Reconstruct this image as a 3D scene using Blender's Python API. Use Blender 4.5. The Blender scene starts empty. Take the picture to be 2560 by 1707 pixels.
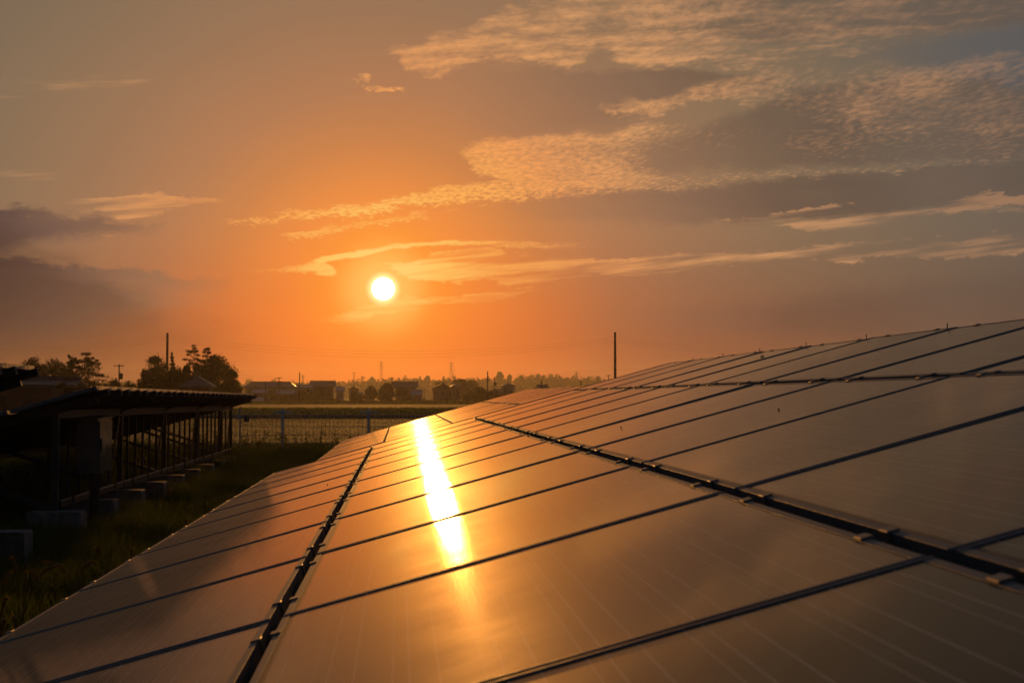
import bpy, math, random
import numpy as np
from mathutils import Matrix, Vector

R = math.radians
random.seed(7)
scene = bpy.context.scene
C = scene.collection

# ------------------------------------------------------------------ camera
CAMH = 1.60                       # eye height above the ground of the aisle
YAW, PITCH, FPX = 0.0734, 0.03646, 3800.0      # row direction is +Y
cam_data = bpy.data.cameras.new('camera')
cam_data.sensor_width = 36.0
cam_data.lens = FPX / 2560 * 36.0
cam_data.clip_start, cam_data.clip_end = 0.05, 9000.0
cam_data.dof.use_dof = True
cam_data.dof.focus_distance = 9.0
cam_data.dof.aperture_fstop = 10.0
cam = bpy.data.objects.new('camera', cam_data)
C.objects.link(cam)
cam.location = (0, 0, CAMH)
cam.rotation_euler = (math.pi / 2 + PITCH, 0, -YAW)
scene.camera = cam

_fw = Vector((math.sin(YAW) * math.cos(PITCH), math.cos(YAW) * math.cos(PITCH), math.sin(PITCH)))
_rt = Vector((math.cos(YAW), -math.sin(YAW), 0))
_up = _rt.cross(_fw)


def ray(x, y):
    return (_fw + _rt * ((x - 1280) / FPX) + _up * ((853.5 - y) / FPX)).normalized()


def at(x, y, dist):
    """point seen at photo position (x, y) standing dist metres down the rows"""
    d = ray(x, y)
    return Vector((0, 0, CAMH)) + d * (dist / d.y)


def azel(x, y):
    d = ray(x, y)
    return math.atan2(d.x, d.y), math.asin(d.z)


# ------------------------------------------------------------------ sun + sky
SUN_AZ, SUN_EL = azel(958, 722)
sun_data = bpy.data.lights.new('sun', 'SUN')
sun_data.energy = 1.4
sun_data.angle = R(0.53)
sun_data.color = (1.0, 0.40, 0.075)
sun = bpy.data.objects.new('sun', sun_data)
C.objects.link(sun)
sdir = ray(958, 722)
sun.rotation_euler = sdir.to_track_quat('Z', 'Y').to_euler()
sun.location = (0, 60, 40)

scene.view_settings.view_transform = 'Standard'
scene.view_settings.look = 'None'
scene.view_settings.exposure = 0.0
scene.view_settings.gamma = 1.0
scene.view_settings.use_curve_mapping = False
scene.cycles.max_bounces = 6
scene.cycles.diffuse_bounces = 2
scene.cycles.glossy_bounces = 4
scene.cycles.transparent_max_bounces = 12
scene.cycles.volume_bounces = 0
scene.cycles.caustics_reflective = False
scene.cycles.caustics_refractive = False
scene.cycles.use_denoising = True

world = bpy.data.worlds.new('World')
scene.world = world
world.use_nodes = True
world.cycles.sampling_method = 'MANUAL'
world.cycles.sample_map_resolution = 512


class NG:
    """tiny expression builder over a node tree"""
    def __init__(s, nt):
        s.nt, s.n, s.l = nt, nt.nodes, nt.links

    def put(s, sock, v):
        if hasattr(v, 'is_output'):
            s.l.new(v, sock)
        else:
            sock.default_value = v

    def m(s, op, a, b=0.0, c=0.0, clamp=False):
        n = s.n.new('ShaderNodeMath')
        n.operation, n.use_clamp = op, clamp
        s.put(n.inputs[0], a); s.put(n.inputs[1], b); s.put(n.inputs[2], c)
        return n.outputs[0]

    def add(s, a, b): return s.m('ADD', a, b)
    def sub(s, a, b): return s.m('SUBTRACT', a, b)
    def mul(s, a, b): return s.m('MULTIPLY', a, b)
    def mad(s, a, b, c): return s.m('MULTIPLY_ADD', a, b, c)

    def step(s, x, lo, hi, a=0.0, b=1.0):
        n = s.n.new('ShaderNodeMapRange')
        n.interpolation_type = 'SMOOTHSTEP'
        s.put(n.inputs[0], x); s.put(n.inputs[1], lo); s.put(n.inputs[2], hi)
        s.put(n.inputs[3], a); s.put(n.inputs[4], b)
        return n.outputs[0]

    def lin(s, x, lo, hi, a=0.0, b=1.0):
        n = s.n.new('ShaderNodeMapRange')
        s.put(n.inputs[0], x); s.put(n.inputs[1], lo); s.put(n.inputs[2], hi)
        s.put(n.inputs[3], a); s.put(n.inputs[4], b)
        return n.outputs[0]

    def xyz(s, x, y, z):
        n = s.n.new('ShaderNodeCombineXYZ')
        for i, v in enumerate((x, y, z)): s.put(n.inputs[i], v)
        return n.outputs[0]

    def noise(s, vec, scale=1.0, detail=4.0, rough=0.5, dist=0.0, lac=2.0, dim='3D'):
        n = s.n.new('ShaderNodeTexNoise')
        n.noise_dimensions = dim
        if vec is not None: s.put(n.inputs['Vector'], vec)
        s.put(n.inputs['Scale'], scale); s.put(n.inputs['Detail'], detail)
        s.put(n.inputs['Roughness'], rough); s.put(n.inputs['Distortion'], dist)
        s.put(n.inputs['Lacunarity'], lac)
        return n.outputs[0]

    def ramp(s, fac, stops):
        n = s.n.new('ShaderNodeValToRGB')
        cr = n.color_ramp
        while len(cr.elements) < len(stops): cr.elements.new(0.5)
        for e, (p, c) in zip(cr.elements, stops):
            e.position = p
            e.color = (*c, 1) if len(c) == 3 else c
        s.put(n.inputs[0], fac)
        return n.outputs[0]

    def mix(s, f, a, b, mode='MIX'):
        n = s.n.new('ShaderNodeMix')
        n.data_type, n.blend_type = 'RGBA', mode
        s.put(n.inputs[0], f)
        for i, v in ((6, a), (7, b)):
            if isinstance(v, tuple) and len(v) == 3: v = (*v, 1)
            s.put(n.inputs[i], v)
        return n.outputs[2]

    def curve(s, x, pts):
        n = s.n.new('ShaderNodeFloatCurve')
        cv = n.mapping.curves[0]
        cv.points[0].location = pts[0]
        cv.points[1].location = pts[-1]
        for p in pts[1:-1]: cv.points.new(*p)
        n.mapping.extend = 'HORIZONTAL'
        n.mapping.update()
        s.put(n.inputs['Value'], x)
        return n.outputs[0]

    def curve3(s, v, *cs):
        n = s.n.new('ShaderNodeRGBCurve')
        for cv, pts in zip(n.mapping.curves, cs):
            cv.points[0].location = pts[0]
            cv.points[1].location = pts[-1]
            for p in pts[1:-1]: cv.points.new(*p)
        n.mapping.use_clip = False
        n.mapping.extend = 'HORIZONTAL'
        n.mapping.update()
        s.l.new(v, n.inputs['Color'])
        o = s.n.new('ShaderNodeSeparateColor')
        s.l.new(n.outputs[0], o.inputs[0])
        return o.outputs


def srgb(h):
    v = [int(h[i:i + 2], 16) / 255 for i in (0, 2, 4)]
    return tuple(c / 12.92 if c <= .04045 else ((c + .055) / 1.055) ** 2.4 for c in v)


def build_sky():
    nt = world.node_tree
    nt.nodes.clear()
    g = NG(nt)
    tc = g.n.new('ShaderNodeTexCoord')
    sep = g.n.new('ShaderNodeSeparateXYZ')
    g.l.new(tc.outputs['Generated'], sep.inputs[0])
    X, Y, Z = sep.outputs
    az = g.m('ARCTAN2', X, Y)
    el = g.m('ARCSINE', Z)
    # distance from the sun, a little wider along the horizon than upwards
    daz = g.sub(az, SUN_AZ)
    de = g.sub(el, SUN_EL)
    p2 = g.add(g.m('POWER', g.mul(daz, 0.90), 2.0), g.m('POWER', de, 2.0))
    t = g.m('MULTIPLY', g.m('SQRT', p2), 1 / 0.8, clamp=True)

    def radial(stops):                # (angle from the sun in radians, colour)
        return g.ramp(t, [(r_ / .8, srgb(c_)) for r_, c_ in stops])

    hi = radial([(0.0, 'ffb03a'), (.028, 'ff9c36'), (.055, 'ee8f42'), (.095, 'c8824b'), (.13, 'b07c55'), (.18, '997657'),
                 (.24, '857056'), (.31, '746856'), (.40, '665f55'), (.52, '484c50'), (.8, '2b323a')])
    lo = radial([(0.0, 'ff9a2c'), (.03, 'ff8c28'), (.055, 'f27626'), (.095, 'd0632b'), (.14, 'a05434'), (.18, '844c39'),
                 (.235, '6f4538'), (.32, '634a3c'), (.42, '524238'), (.55, '3c383b'), (.8, '272b33')])
    base = g.mix(g.step(el, 0.01, 0.13), lo, hi)
    # zenith and the sky behind: dim dusk blue
    base = g.mix(g.step(el, 0.28, 1.1), base, (0.026, 0.034, 0.048))
    # large soft unevenness of the high haze
    pl = g.m('DIVIDE', 1.0, g.m('MAXIMUM', g.add(Z, 0.055), 0.03))
    qx, qy = g.mul(X, pl), g.mul(Y, pl)
    soft = g.noise(g.xyz(g.mul(qx, .55), g.mul(qy, .45), 3.1), 1.0, 3, .5, dim='2D')
    base = g.mix(g.step(soft, .38, .72, 0.0, .16), base, g.mix(1.0, base, (1.25, 1.16, 1.06), 'MULTIPLY'))

    # ---- cloud texture fields
    warp = g.noise(g.xyz(g.mul(qx, 3.0), g.mul(qy, 2.0), 0.0), 1.0, 2, .5, dim='2D')
    wq = g.mul(g.sub(warp, .5), .10)
    fine = g.noise(g.xyz(g.mul(g.add(qx, wq), 9.0), g.mul(g.mad(qx, .34, g.add(qy, wq)), 4.6), 0.7), 5.0, 4, .62, dim='2D')
    ripple = g.noise(g.xyz(g.mul(qx, 5.0), g.mul(g.mad(qx, .30, g.add(qy, wq)), 9.0), 5.2), 1.6, 4, .6, dim='2D')
    coarse = g.noise(g.xyz(g.mul(qx, 1.7), g.mul(g.mad(qx, -.25, qy), 1.5), 8.4), 1.0, 3, .55, dim='2D')
    streak = g.noise(g.xyz(g.mul(az, 11.0), g.mul(g.mad(az, -.10, el), 150.0), 1.3), 1.0, 4, .62, dim='2D')

    A0, A1 = azel(-500, 600)[0], azel(3060, 600)[0]
    E0, E1 = -0.02, 0.34
    wob = g.noise(g.xyz(g.mul(az, 30.0), g.mul(el, 70.0), 2.0), 1.0, 4, .6, dim='2D')
    wob2 = g.noise(g.xyz(g.mul(az, 90.0), g.mul(el, 260.0), 6.0), 1.0, 3, .6, dim='2D')
    azw = g.mad(g.sub(wob, .5), .020, az)
    ta = g.lin(azw, A0, A1)
    elw = g.mad(g.sub(wob, .5), .014, g.mad(g.sub(wob2, .5), .006, g.mad(g.sub(fine, .5), .005, el)))

    eln = g.lin(elw, E0, E1)
    eln2 = g.lin(g.mad(g.sub(wob, .5), .004, g.mad(g.sub(wob2, .5), .003, el)), E0, E1)
    tav = g.xyz(ta, ta, ta)

    def band(pts, soft=6, up=None, thin=False):
        """0..1 mask between a lower and an upper edge; pts are (x, y_low, y_high, amount) across the sky"""
        L, H, M = [], [], []
        for x, yl, yh, a in pts:
            az_ = azel(x, 500)[0]
            u = min(1, max(0, (az_ - A0) / (A1 - A0)))
            L.append((u, (azel(x, yl)[1] - E0) / (E1 - E0)))
            H.append((u, (azel(x, yh)[1] - E0) / (E1 - E0)))
            M.append((u, a))
        s1 = soft / FPX / (E1 - E0); s2 = (up if up is not None else soft) / FPX / (E1 - E0)
        lo_, hi_, am = g.curve3(tav, L, H, M)
        eln_ = eln2 if thin else eln
        k = g.mul(g.step(eln_, g.sub(lo_, s1), g.add(lo_, s1)), g.step(eln_, g.add(hi_, s2), g.sub(hi_, s2)))
        return g.mul(k, am)

    # ---- dark, thick cloud
    D = [
        (band([(-450, 640, 500, 1), (0, 628, 515, 1), (100, 600, 528, .9), (200, 592, 540, .85), (300, 582, 555, .8), (420, 570, 562, 0)], 22, 10), 1.0),
        (band([(-450, 880, 610, 1), (0, 862, 640, 1), (150, 840, 662, .95), (250, 815, 666, .9), (350, 785, 672, .8), (450, 748, 688, .65), (580, 722, 700, 0)], 60, 9), 1.05),
        (band([(1250, 540, 495, 0), (1450, 550, 488, .5), (1700, 558, 470, .75), (2000, 552, 440, .85), (2300, 530, 422, .85), (2560, 500, 398, .9), (3050, 470, 380, .9)], 16, 8), .62),
        (band([(1400, 810, 770, 0), (1800, 830, 765, .5), (2100, 840, 735, .65), (2560, 850, 690, .8), (3050, 850, 680, .8)], 30, 26), .5),
        (band([(1120, 330, 190, 0), (1350, 330, 175, .45), (1550, 300, 180, .7), (1750, 240, 178, .75), (1950, 240, 190, 0)], 24, 10), .50),
        (band([(1560, 430, 380, 0), (1700, 430, 340, .6), (1850, 430, 285, .7), (2000, 420, 230, .75), (2200, 410, 200, .75), (2560, 400, 190, .8), (3050, 400, 190, .8)], 18, 22), .62),
        (band([(1480, 120, -40, 0), (1750, 105, -40, .5), (2000, 100, -60, .7), (2560, 60, -80, .8), (3050, 60, -80, .8)], 22, 22), .45),
    ]
    dcol = radial([(0, 'd88a48'), (.07, 'b4744a'), (.13, '8d6950'), (.19, '6a544b'), (.24, '453b3c'), (.28, '40383a'), (.33, '5c5149'), (.42, '554b43'), (.8, '3a3c42')])
    dd = None
    for mk, amt in D:
        v = g.mul(mk, amt)
        dd = v if dd is None else g.m('MAXIMUM', dd, v)
    dd = g.mul(dd, g.lin(coarse, .30, .70, .85, 1.15))
    col = g.mix(g.m('MINIMUM', dd, 1.0), base, dcol)
    bank = band([(-450, 1010, 560, .95), (0, 1010, 600, .9), (120, 1010, 640, .85), (250, 1010, 700, .75), (450, 1010, 790, .45), (720, 1010, 850, 0)], 20, 60)
    col = g.mix(bank, col, g.mix(1.0, col, (.42, .41, .50), 'MULTIPLY'))
    # clear blue gap high on the right
    gap = band([(2080, 150, 130, 0), (2250, 165, 110, .5), (2420, 190, 85, .9), (2560, 215, 60, 1), (3050, 240, 40, 1)], 26, 20)
    col = g.mix(g.mul(gap, .6), col, srgb('525a5e'))

    # ---- sunlit cirrus / cirrocumulus
    def textured(mask, tex, lo_, hi_, amt):
        # the mask raises the noise above a threshold, so edges break up
        v = g.mad(mask, .62, g.mad(tex, 1.6, -1.045))
        return g.mul(g.mul(g.step(v, lo_, hi_), g.m('MINIMUM', g.mul(mask, 2.2), 1.0)), amt)

    big = band([(950, 142, 128, 0), (985, 152, 112, .9), (1030, 182, 108, 1), (1090, 194, 85, 1), (1150, 180, 70, 1), (1230, 156, 30, 1), (1290, 158, 10, 1),
                (1390, 172, -5, 1), (1455, 160, -40, 1), (1505, 130, -40, .85), (1555, 158, -60, 1), (1640, 176, -80, 1), (1740, 165, -90, .9),
                (1900, 175, -90, .72), (2100, 160, -90, .7), (2250, 110, -90, .65), (2560, 70, -90, .5), (3050, 70, -90, .5)], 26, 26)
    mid = band([(1470, 276, 264, 0), (1530, 286, 255, .9), (1640, 296, 240, .9), (1700, 275, 222, .8), (1800, 262, 190, .75), (1900, 275, 165, .75),
                (2100, 320, 150, .72), (2300, 345, 150, .68), (2560, 350, 130, .68), (3050, 350, 120, .6)], 24, 26)
    low = band([(1145, 380, 372, 0), (1175, 422, 358, .9), (1230, 442, 346, 1), (1300, 488, 339, 1), (1420, 494, 331, 1), (1510, 484, 332, 1), (1580, 482, 304, .9),
                (1700, 468, 290, .6), (1850, 452, 300, .52), (2100, 434, 310, .5), (2300, 424, 320, .5), (2560, 392, 330, .52), (3050, 380, 330, .5)], 22, 22)
    edge = band([(1350, 492, 470, .2), (1640, 474, 446, .55), (1900, 446, 424, .5), (2100, 434, 412, .5), (2300, 424, 400, .5), (2560, 392, 368, .55), (3050, 380, 350, .5)], 4, 12)
    comb = band([(500, 566, 556, 0), (600, 561, 546, .7), (720, 549, 530, .85), (800, 546, 524, .95), (900, 541, 507, 1), (1000, 521, 489, 1), (1100, 513, 469, 1),
                 (1200, 508, 457, 1), (1300, 501, 454, .9), (1400, 496, 464, .6), (1500, 486, 466, 0)], 13, 10)
    wisp = band([(690, 590, 578, 0), (760, 599, 580, .75), (850, 582, 560, .55), (950, 562, 541, .9), (1050, 549, 533, .7), (1170, 530, 524, 0)], 4)
    hook = band([(778, 668, 650, 0), (800, 662, 646, 1), (830, 651, 638, 1), (900, 641, 626, 1), (960, 627, 615, 1), (1040, 616, 606, 1), (1150, 613, 603, .85),
                 (1280, 619, 603, .6), (1400, 622, 604, .35), (1520, 622, 606, 0)], 6, thin=True)
    hook2 = band([(480, 683, 674, 0), (600, 685, 675, .5), (700, 682, 666, .7), (760, 680, 658, .9), (800, 687, 654, 1), (850, 690, 680, .5), (880, 690, 682, 0)], 8, thin=True)
    fan = band([(920, 660, 655, 0), (980, 676, 654, .85), (1030, 702, 648, .95), (1080, 704, 633, .95), (1150, 702, 628, .85), (1220, 702, 626, .75), (1300, 722, 640, .6),
                (1400, 704, 640, .55), (1550, 694, 638, .55), (1700, 684, 634, .5), (1850, 664, 624, .5), (2050, 648, 614, .6), (2200, 650, 600, .6), (2400, 642, 594, .6),
                (2560, 637, 584, .6), (3050, 630, 570, .6)], 6)
    under = band([(760, 818, 798, 0), (850, 808, 783, .4), (920, 792, 762, .6), (1000, 777, 743, .75), (1100, 767, 743, .7), (1200, 757, 733, .6), (1280, 742, 718, .5), (1420, 720, 700, 0)], 6)
    right = band([(1780, 560, 548, 0), (1900, 566, 540, .6), (2000, 577, 530, .7), (2080, 580, 518, .7), (2200, 568, 508, .6), (2300, 550, 500, .6), (2420, 524, 491, .7),
                  (2560, 508, 486, .8), (3050, 500, 470, .8)], 7, 3)
    right2 = band([(2050, 560, 545, 0), (2200, 556, 538, .6), (2400, 536, 522, .65), (2560, 530, 514, .6), (3050, 520, 500, .6)], 4)
    leftc = band([(110, 520, 505, 0), (220, 532, 494, .6), (350, 548, 484, .75), (450, 524, 491, .65), (570, 515, 504, 0)], 8)
    leftu = band([(40, 645, 600, .1), (200, 628, 600, .5), (350, 598, 578, .5), (450, 574, 558, .45), (560, 560, 550, 0)], 9)
    bit1 = band([(880, 200, 186, 0), (912, 200, 184, 1), (935, 198, 188, .6), (955, 196, 190, 0)], 9)
    bit2 = band([(905, 226, 206, 0), (945, 227, 205, 1), (1000, 229, 212, .9), (1025, 226, 214, 0)], 9)
    faint = band([(-450, 250, 190, .5), (150, 260, 195, .5), (330, 235, 180, .5), (430, 215, 190, 0), (3050, 215, 190, 0)], 20)
    faint2 = band([(-450, 460, 400, .5), (100, 450, 405, .5), (250, 440, 410, 0), (3050, 440, 410, 0)], 16)

    parts = [textured(big, g.mad(ripple, .45, g.mad(fine, .25, g.mul(coarse, .3))), .02, .74, .92),
             textured(mid, g.mad(fine, .34, g.mul(coarse, .66)), .04, .60, .88),
             textured(low, g.mad(fine, .5, g.mul(coarse, .5)), .0, .72, .95),
             textured(edge, fine, .02, .55, .55),
             textured(comb, fine, -.1, .6, .95),
             textured(g.m('MAXIMUM', wisp, hook2), g.mad(streak, .6, g.mul(fine, .4)), -.05, .55, .8),
             textured(hook, g.mad(streak, .6, g.mul(fine, .4)), -.25, .45, .9),
             textured(fan, streak, -.14, .60, .85),
             textured(g.m('MAXIMUM', under, right2), streak, -.08, .55, .62),
             textured(right, streak, -.06, .55, .6),
             textured(leftc, streak, -.1, .6, .62),
             textured(leftu, streak, .06, .5, .5),
             textured(g.m('MAXIMUM', bit1, bit2), fine, -.05, .65, .8),
             textured(g.m('MAXIMUM', faint, faint2), streak, .05, .6, .3)]
    acc = parts[0]
    for v in parts[1:]:
        acc = g.m('MAXIMUM', acc, v)
    lit = radial([(0, 'ffe488'), (.035, 'ffd06a'), (.07, 'ffb557'), (.12, 'f6a55c'), (.18, 'ecaa6a'), (.26, 'd8a06e'), (.34, 'bd8e66'), (.43, 'a07c5e'), (.8, '5a5550')])
    col = g.mix(acc, col, lit)
    hs = g.n.new('ShaderNodeHueSaturation')
    hs.inputs['Saturation'].default_value = 1.0
    hs.inputs['Value'].default_value = .97
    g.l.new(col, hs.inputs['Color'])
    col = g.mix(1.0, hs.outputs[0], (1.0, .955, .985), 'MULTIPLY')
    # glow and disc of the sun itself
    rr = g.m('ARCCOSINE', g.m('MINIMUM', g.add(g.add(g.mul(X, sdir.x), g.mul(Y, sdir.y)), g.mul(Z, sdir.z)), 1.0))
    col = g.mix(g.step(rr, .0040, .040, .62, 0.0), col, (1.08, .66, .17))
    col = g.mix(g.step(rr, .0062, .0125, .95, 0.0), col, (1.4, 1.05, .42))
    col = g.mix(g.step(rr, .0056, .0082, 1.0, 0.0), col, (6.0, 5.4, 3.9))
    # below the horizon: the dim haze goes on
    # clear-air scattering on top of it all
    nis = g.n.new('ShaderNodeTexSky')
    nis.sky_type = 'NISHITA'
    nis.sun_disc = False
    nis.sun_elevation = SUN_EL
    nis.sun_rotation = SUN_AZ
    nis.air_density, nis.dust_density, nis.ozone_density = 1.0, 2.0, 1.0
    bg1 = g.n.new('ShaderNodeBackground')
    bg1.inputs['Strength'].default_value = 0.0004
    g.l.new(nis.outputs[0], bg1.inputs['Color'])
    bg2 = g.n.new('ShaderNodeBackground')
    bg2.inputs['Strength'].default_value = 1.0
    g.l.new(col, bg2.inputs['Color'])
    ad = g.n.new('ShaderNodeAddShader')
    g.l.new(bg1.outputs[0], ad.inputs[0]); g.l.new(bg2.outputs[0], ad.inputs[1])
    out = g.n.new('ShaderNodeOutputWorld')
    g.l.new(ad.outputs[0], out.inputs[0])


build_sky()

# ------------------------------------------------------------------ helpers
class MB:
    """collects shapes, builds ONE mesh object"""
    def __init__(s): s.v, s.f = [], []

    def quad(s, a, b, c, d):
        n = len(s.v); s.v += [tuple(a), tuple(b), tuple(c), tuple(d)]; s.f.append((n, n + 1, n + 2, n + 3)); return s

    def tri(s, a, b, c):
        n = len(s.v); s.v += [tuple(a), tuple(b), tuple(c)]; s.f.append((n, n + 1, n + 2)); return s

    def box(s, x0, x1, y0, y1, z0, z1):
        n = len(s.v)
        s.v += [(x0, y0, z0), (x1, y0, z0), (x1, y1, z0), (x0, y1, z0), (x0, y0, z1), (x1, y0, z1), (x1, y1, z1), (x0, y1, z1)]
        s.f += [tuple(n + i for i in q) for q in ((3, 2, 1, 0), (4, 5, 6, 7), (0, 1, 5, 4), (1, 2, 6, 5), (2, 3, 7, 6), (3, 0, 4, 7))]
        return s

    def bar(s, p0, p1, w, h, up=(0, 0, 1)):
        """rectangular bar from p0 to p1; w sideways, h along up"""
        p0, p1 = Vector(p0), Vector(p1)
        d = (p1 - p0).normalized(); up = Vector(up)
        sd = d.cross(up)
        if sd.length < 1e-4: sd = d.cross(Vector((1, 0, 0)))
        sd.normalize(); u = sd.cross(d)
        n = len(s.v)
        for p in (p0, p1):
            for a, b in ((-1, -1), (1, -1), (1, 1), (-1, 1)):
                s.v.append(tuple(p + sd * (a * w / 2) + u * (b * h / 2)))
        s.f += [tuple(n + i for i in q) for q in ((3, 2, 1, 0), (4, 5, 6, 7), (0, 1, 5, 4), (1, 2, 6, 5), (2, 3, 7, 6), (3, 0, 4, 7))]
        return s

    def tube(s, pts, rad, seg=6, cap=True):
        pts = [Vector(p) for p in pts]
        if not hasattr(rad, '__len__'): rad = [rad] * len(pts)
        n = len(s.v); ref = None
        for i, p in enumerate(pts):
            d = (pts[min(i + 1, len(pts) - 1)] - pts[max(i - 1, 0)]).normalized()
            if ref is None:
                ref = Vector((1, 0, 0)) if abs(d.x) < .9 else Vector((0, 1, 0))
            a = (ref - d * ref.dot(d)).normalized(); b = d.cross(a); ref = a
            for k in range(seg):
                t = 2 * math.pi * k / seg
                s.v.append(tuple(p + (a * math.cos(t) + b * math.sin(t)) * rad[i]))
        for i in range(len(pts) - 1):
            for k in range(seg):
                k2 = (k + 1) % seg
                s.f.append((n + i * seg + k, n + i * seg + k2, n + (i + 1) * seg + k2, n + (i + 1) * seg + k))
        if cap:
            s.f.append(tuple(n + k for k in reversed(range(seg))))
            s.f.append(tuple(n + (len(pts) - 1) * seg + k for k in range(seg)))
        return s

    def loft(s, prof, a, b, ax):
        """prof: list of (p, q) closed; ax: function (p, q, t)->xyz with t in (a, b)"""
        n = len(s.v); k = len(prof)
        for t in (a, b): s.v += [ax(p, q, t) for p, q in prof]
        for i in range(k):
            j = (i + 1) % k
            s.f.append((n + i, n + j, n + k + j, n + k + i))
        s.f.append(tuple(n + i for i in reversed(range(k)))); s.f.append(tuple(n + k + i for i in range(k)))
        return s

    def mesh(s, name, mat):
        me = bpy.data.meshes.new(name)
        me.from_pydata(s.v, [], s.f)
        if mat: me.materials.append(mat)
        me.update()
        return me

    def build(s, name, mat, parent=None, smooth=False):
        return put(name, s.mesh(name, mat), parent, smooth=smooth)


def put(name, me, parent=None, loc=(0, 0, 0), smooth=False):
    o = bpy.data.objects.new(name, me)
    C.objects.link(o)
    o.location = loc
    if parent: o.parent = parent
    if smooth:
        for p in me.polygons: p.use_smooth = True
    return o


def tag(o, label=None, cat=None, group=None, kind=None):
    for k, v in (('label', label), ('category', cat), ('group', group), ('kind', kind)):
        if v: o[k] = v
    return o


def thing(name, loc, label, cat, group=None):
    o = bpy.data.objects.new(name, None)
    C.objects.link(o)
    o.location = loc
    o.empty_display_size = .2
    return tag(o, label, cat, group)


def np_mesh(name, verts, faces, mat):
    """verts (n,3) array, faces (m,k) array"""
    me = bpy.data.meshes.new(name)
    k = faces.shape[1]
    me.vertices.add(len(verts)); me.vertices.foreach_set('co', np.ascontiguousarray(verts, dtype=np.float32).ravel())
    me.loops.add(faces.size); me.loops.foreach_set('vertex_index', np.ascontiguousarray(faces, dtype=np.int32).ravel())
    me.polygons.add(len(faces)); me.polygons.foreach_set('loop_start', np.arange(0, faces.size, k, dtype=np.int32))
    if mat: me.materials.append(mat)
    me.update(calc_edges=True)
    return me


rng = np.random.default_rng(11)


# ------------------------------------------------------------------ materials
def mat(name, col, rough=.6, metal=0.0, var=0.0, vscale=6.0, bump=0.0, spec=.5, trans=0.0, col2=None, coord='Object'):
    m = bpy.data.materials.new(name)
    m.use_nodes = True
    g = NG(m.node_tree)
    b = m.node_tree.nodes['Principled BSDF']
    b.inputs['Roughness'].default_value = rough
    b.inputs['Metallic'].default_value = metal
    b.inputs['Specular IOR Level'].default_value = spec
    b.inputs['Base Color'].default_value = (*col, 1)
    if var or bump:
        tc = g.n.new('ShaderNodeTexCoord')
        nz = g.noise(tc.outputs[coord], vscale, 4, .6)
        c2 = col2 or tuple(c * (1 - var) for c in col)
        c1 = col if col2 else tuple(min(1, c * (1 + var)) for c in col)
        g.l.new(g.mix(g.step(nz, .32, .68), c2, c1), b.inputs['Base Color'])
        g.l.new(g.lin(nz, .3, .7, max(0, rough - .08), min(1, rough + .1)), b.inputs['Roughness'])
        if bump:
            bn = g.n.new('ShaderNodeBump')
            bn.inputs['Strength'].default_value = bump
            bn.inputs['Distance'].default_value = .02
            g.l.new(nz, bn.inputs['Height']); g.l.new(bn.outputs[0], b.inputs['Normal'])
    if trans:
        tr = g.n.new('ShaderNodeBsdfTranslucent')
        tr.inputs[0].default_value = (col[0] * 1.3, col[1] * 1.5, col[2] * .6, 1)
        mx = g.n.new('ShaderNodeMixShader')
        mx.inputs[0].default_value = trans
        g.l.new(b.outputs[0], mx.inputs[1]); g.l.new(tr.outputs[0], mx.inputs[2])
        g.l.new(mx.outputs[0], m.node_tree.nodes['Material Output'].inputs[0])
    return m


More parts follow.
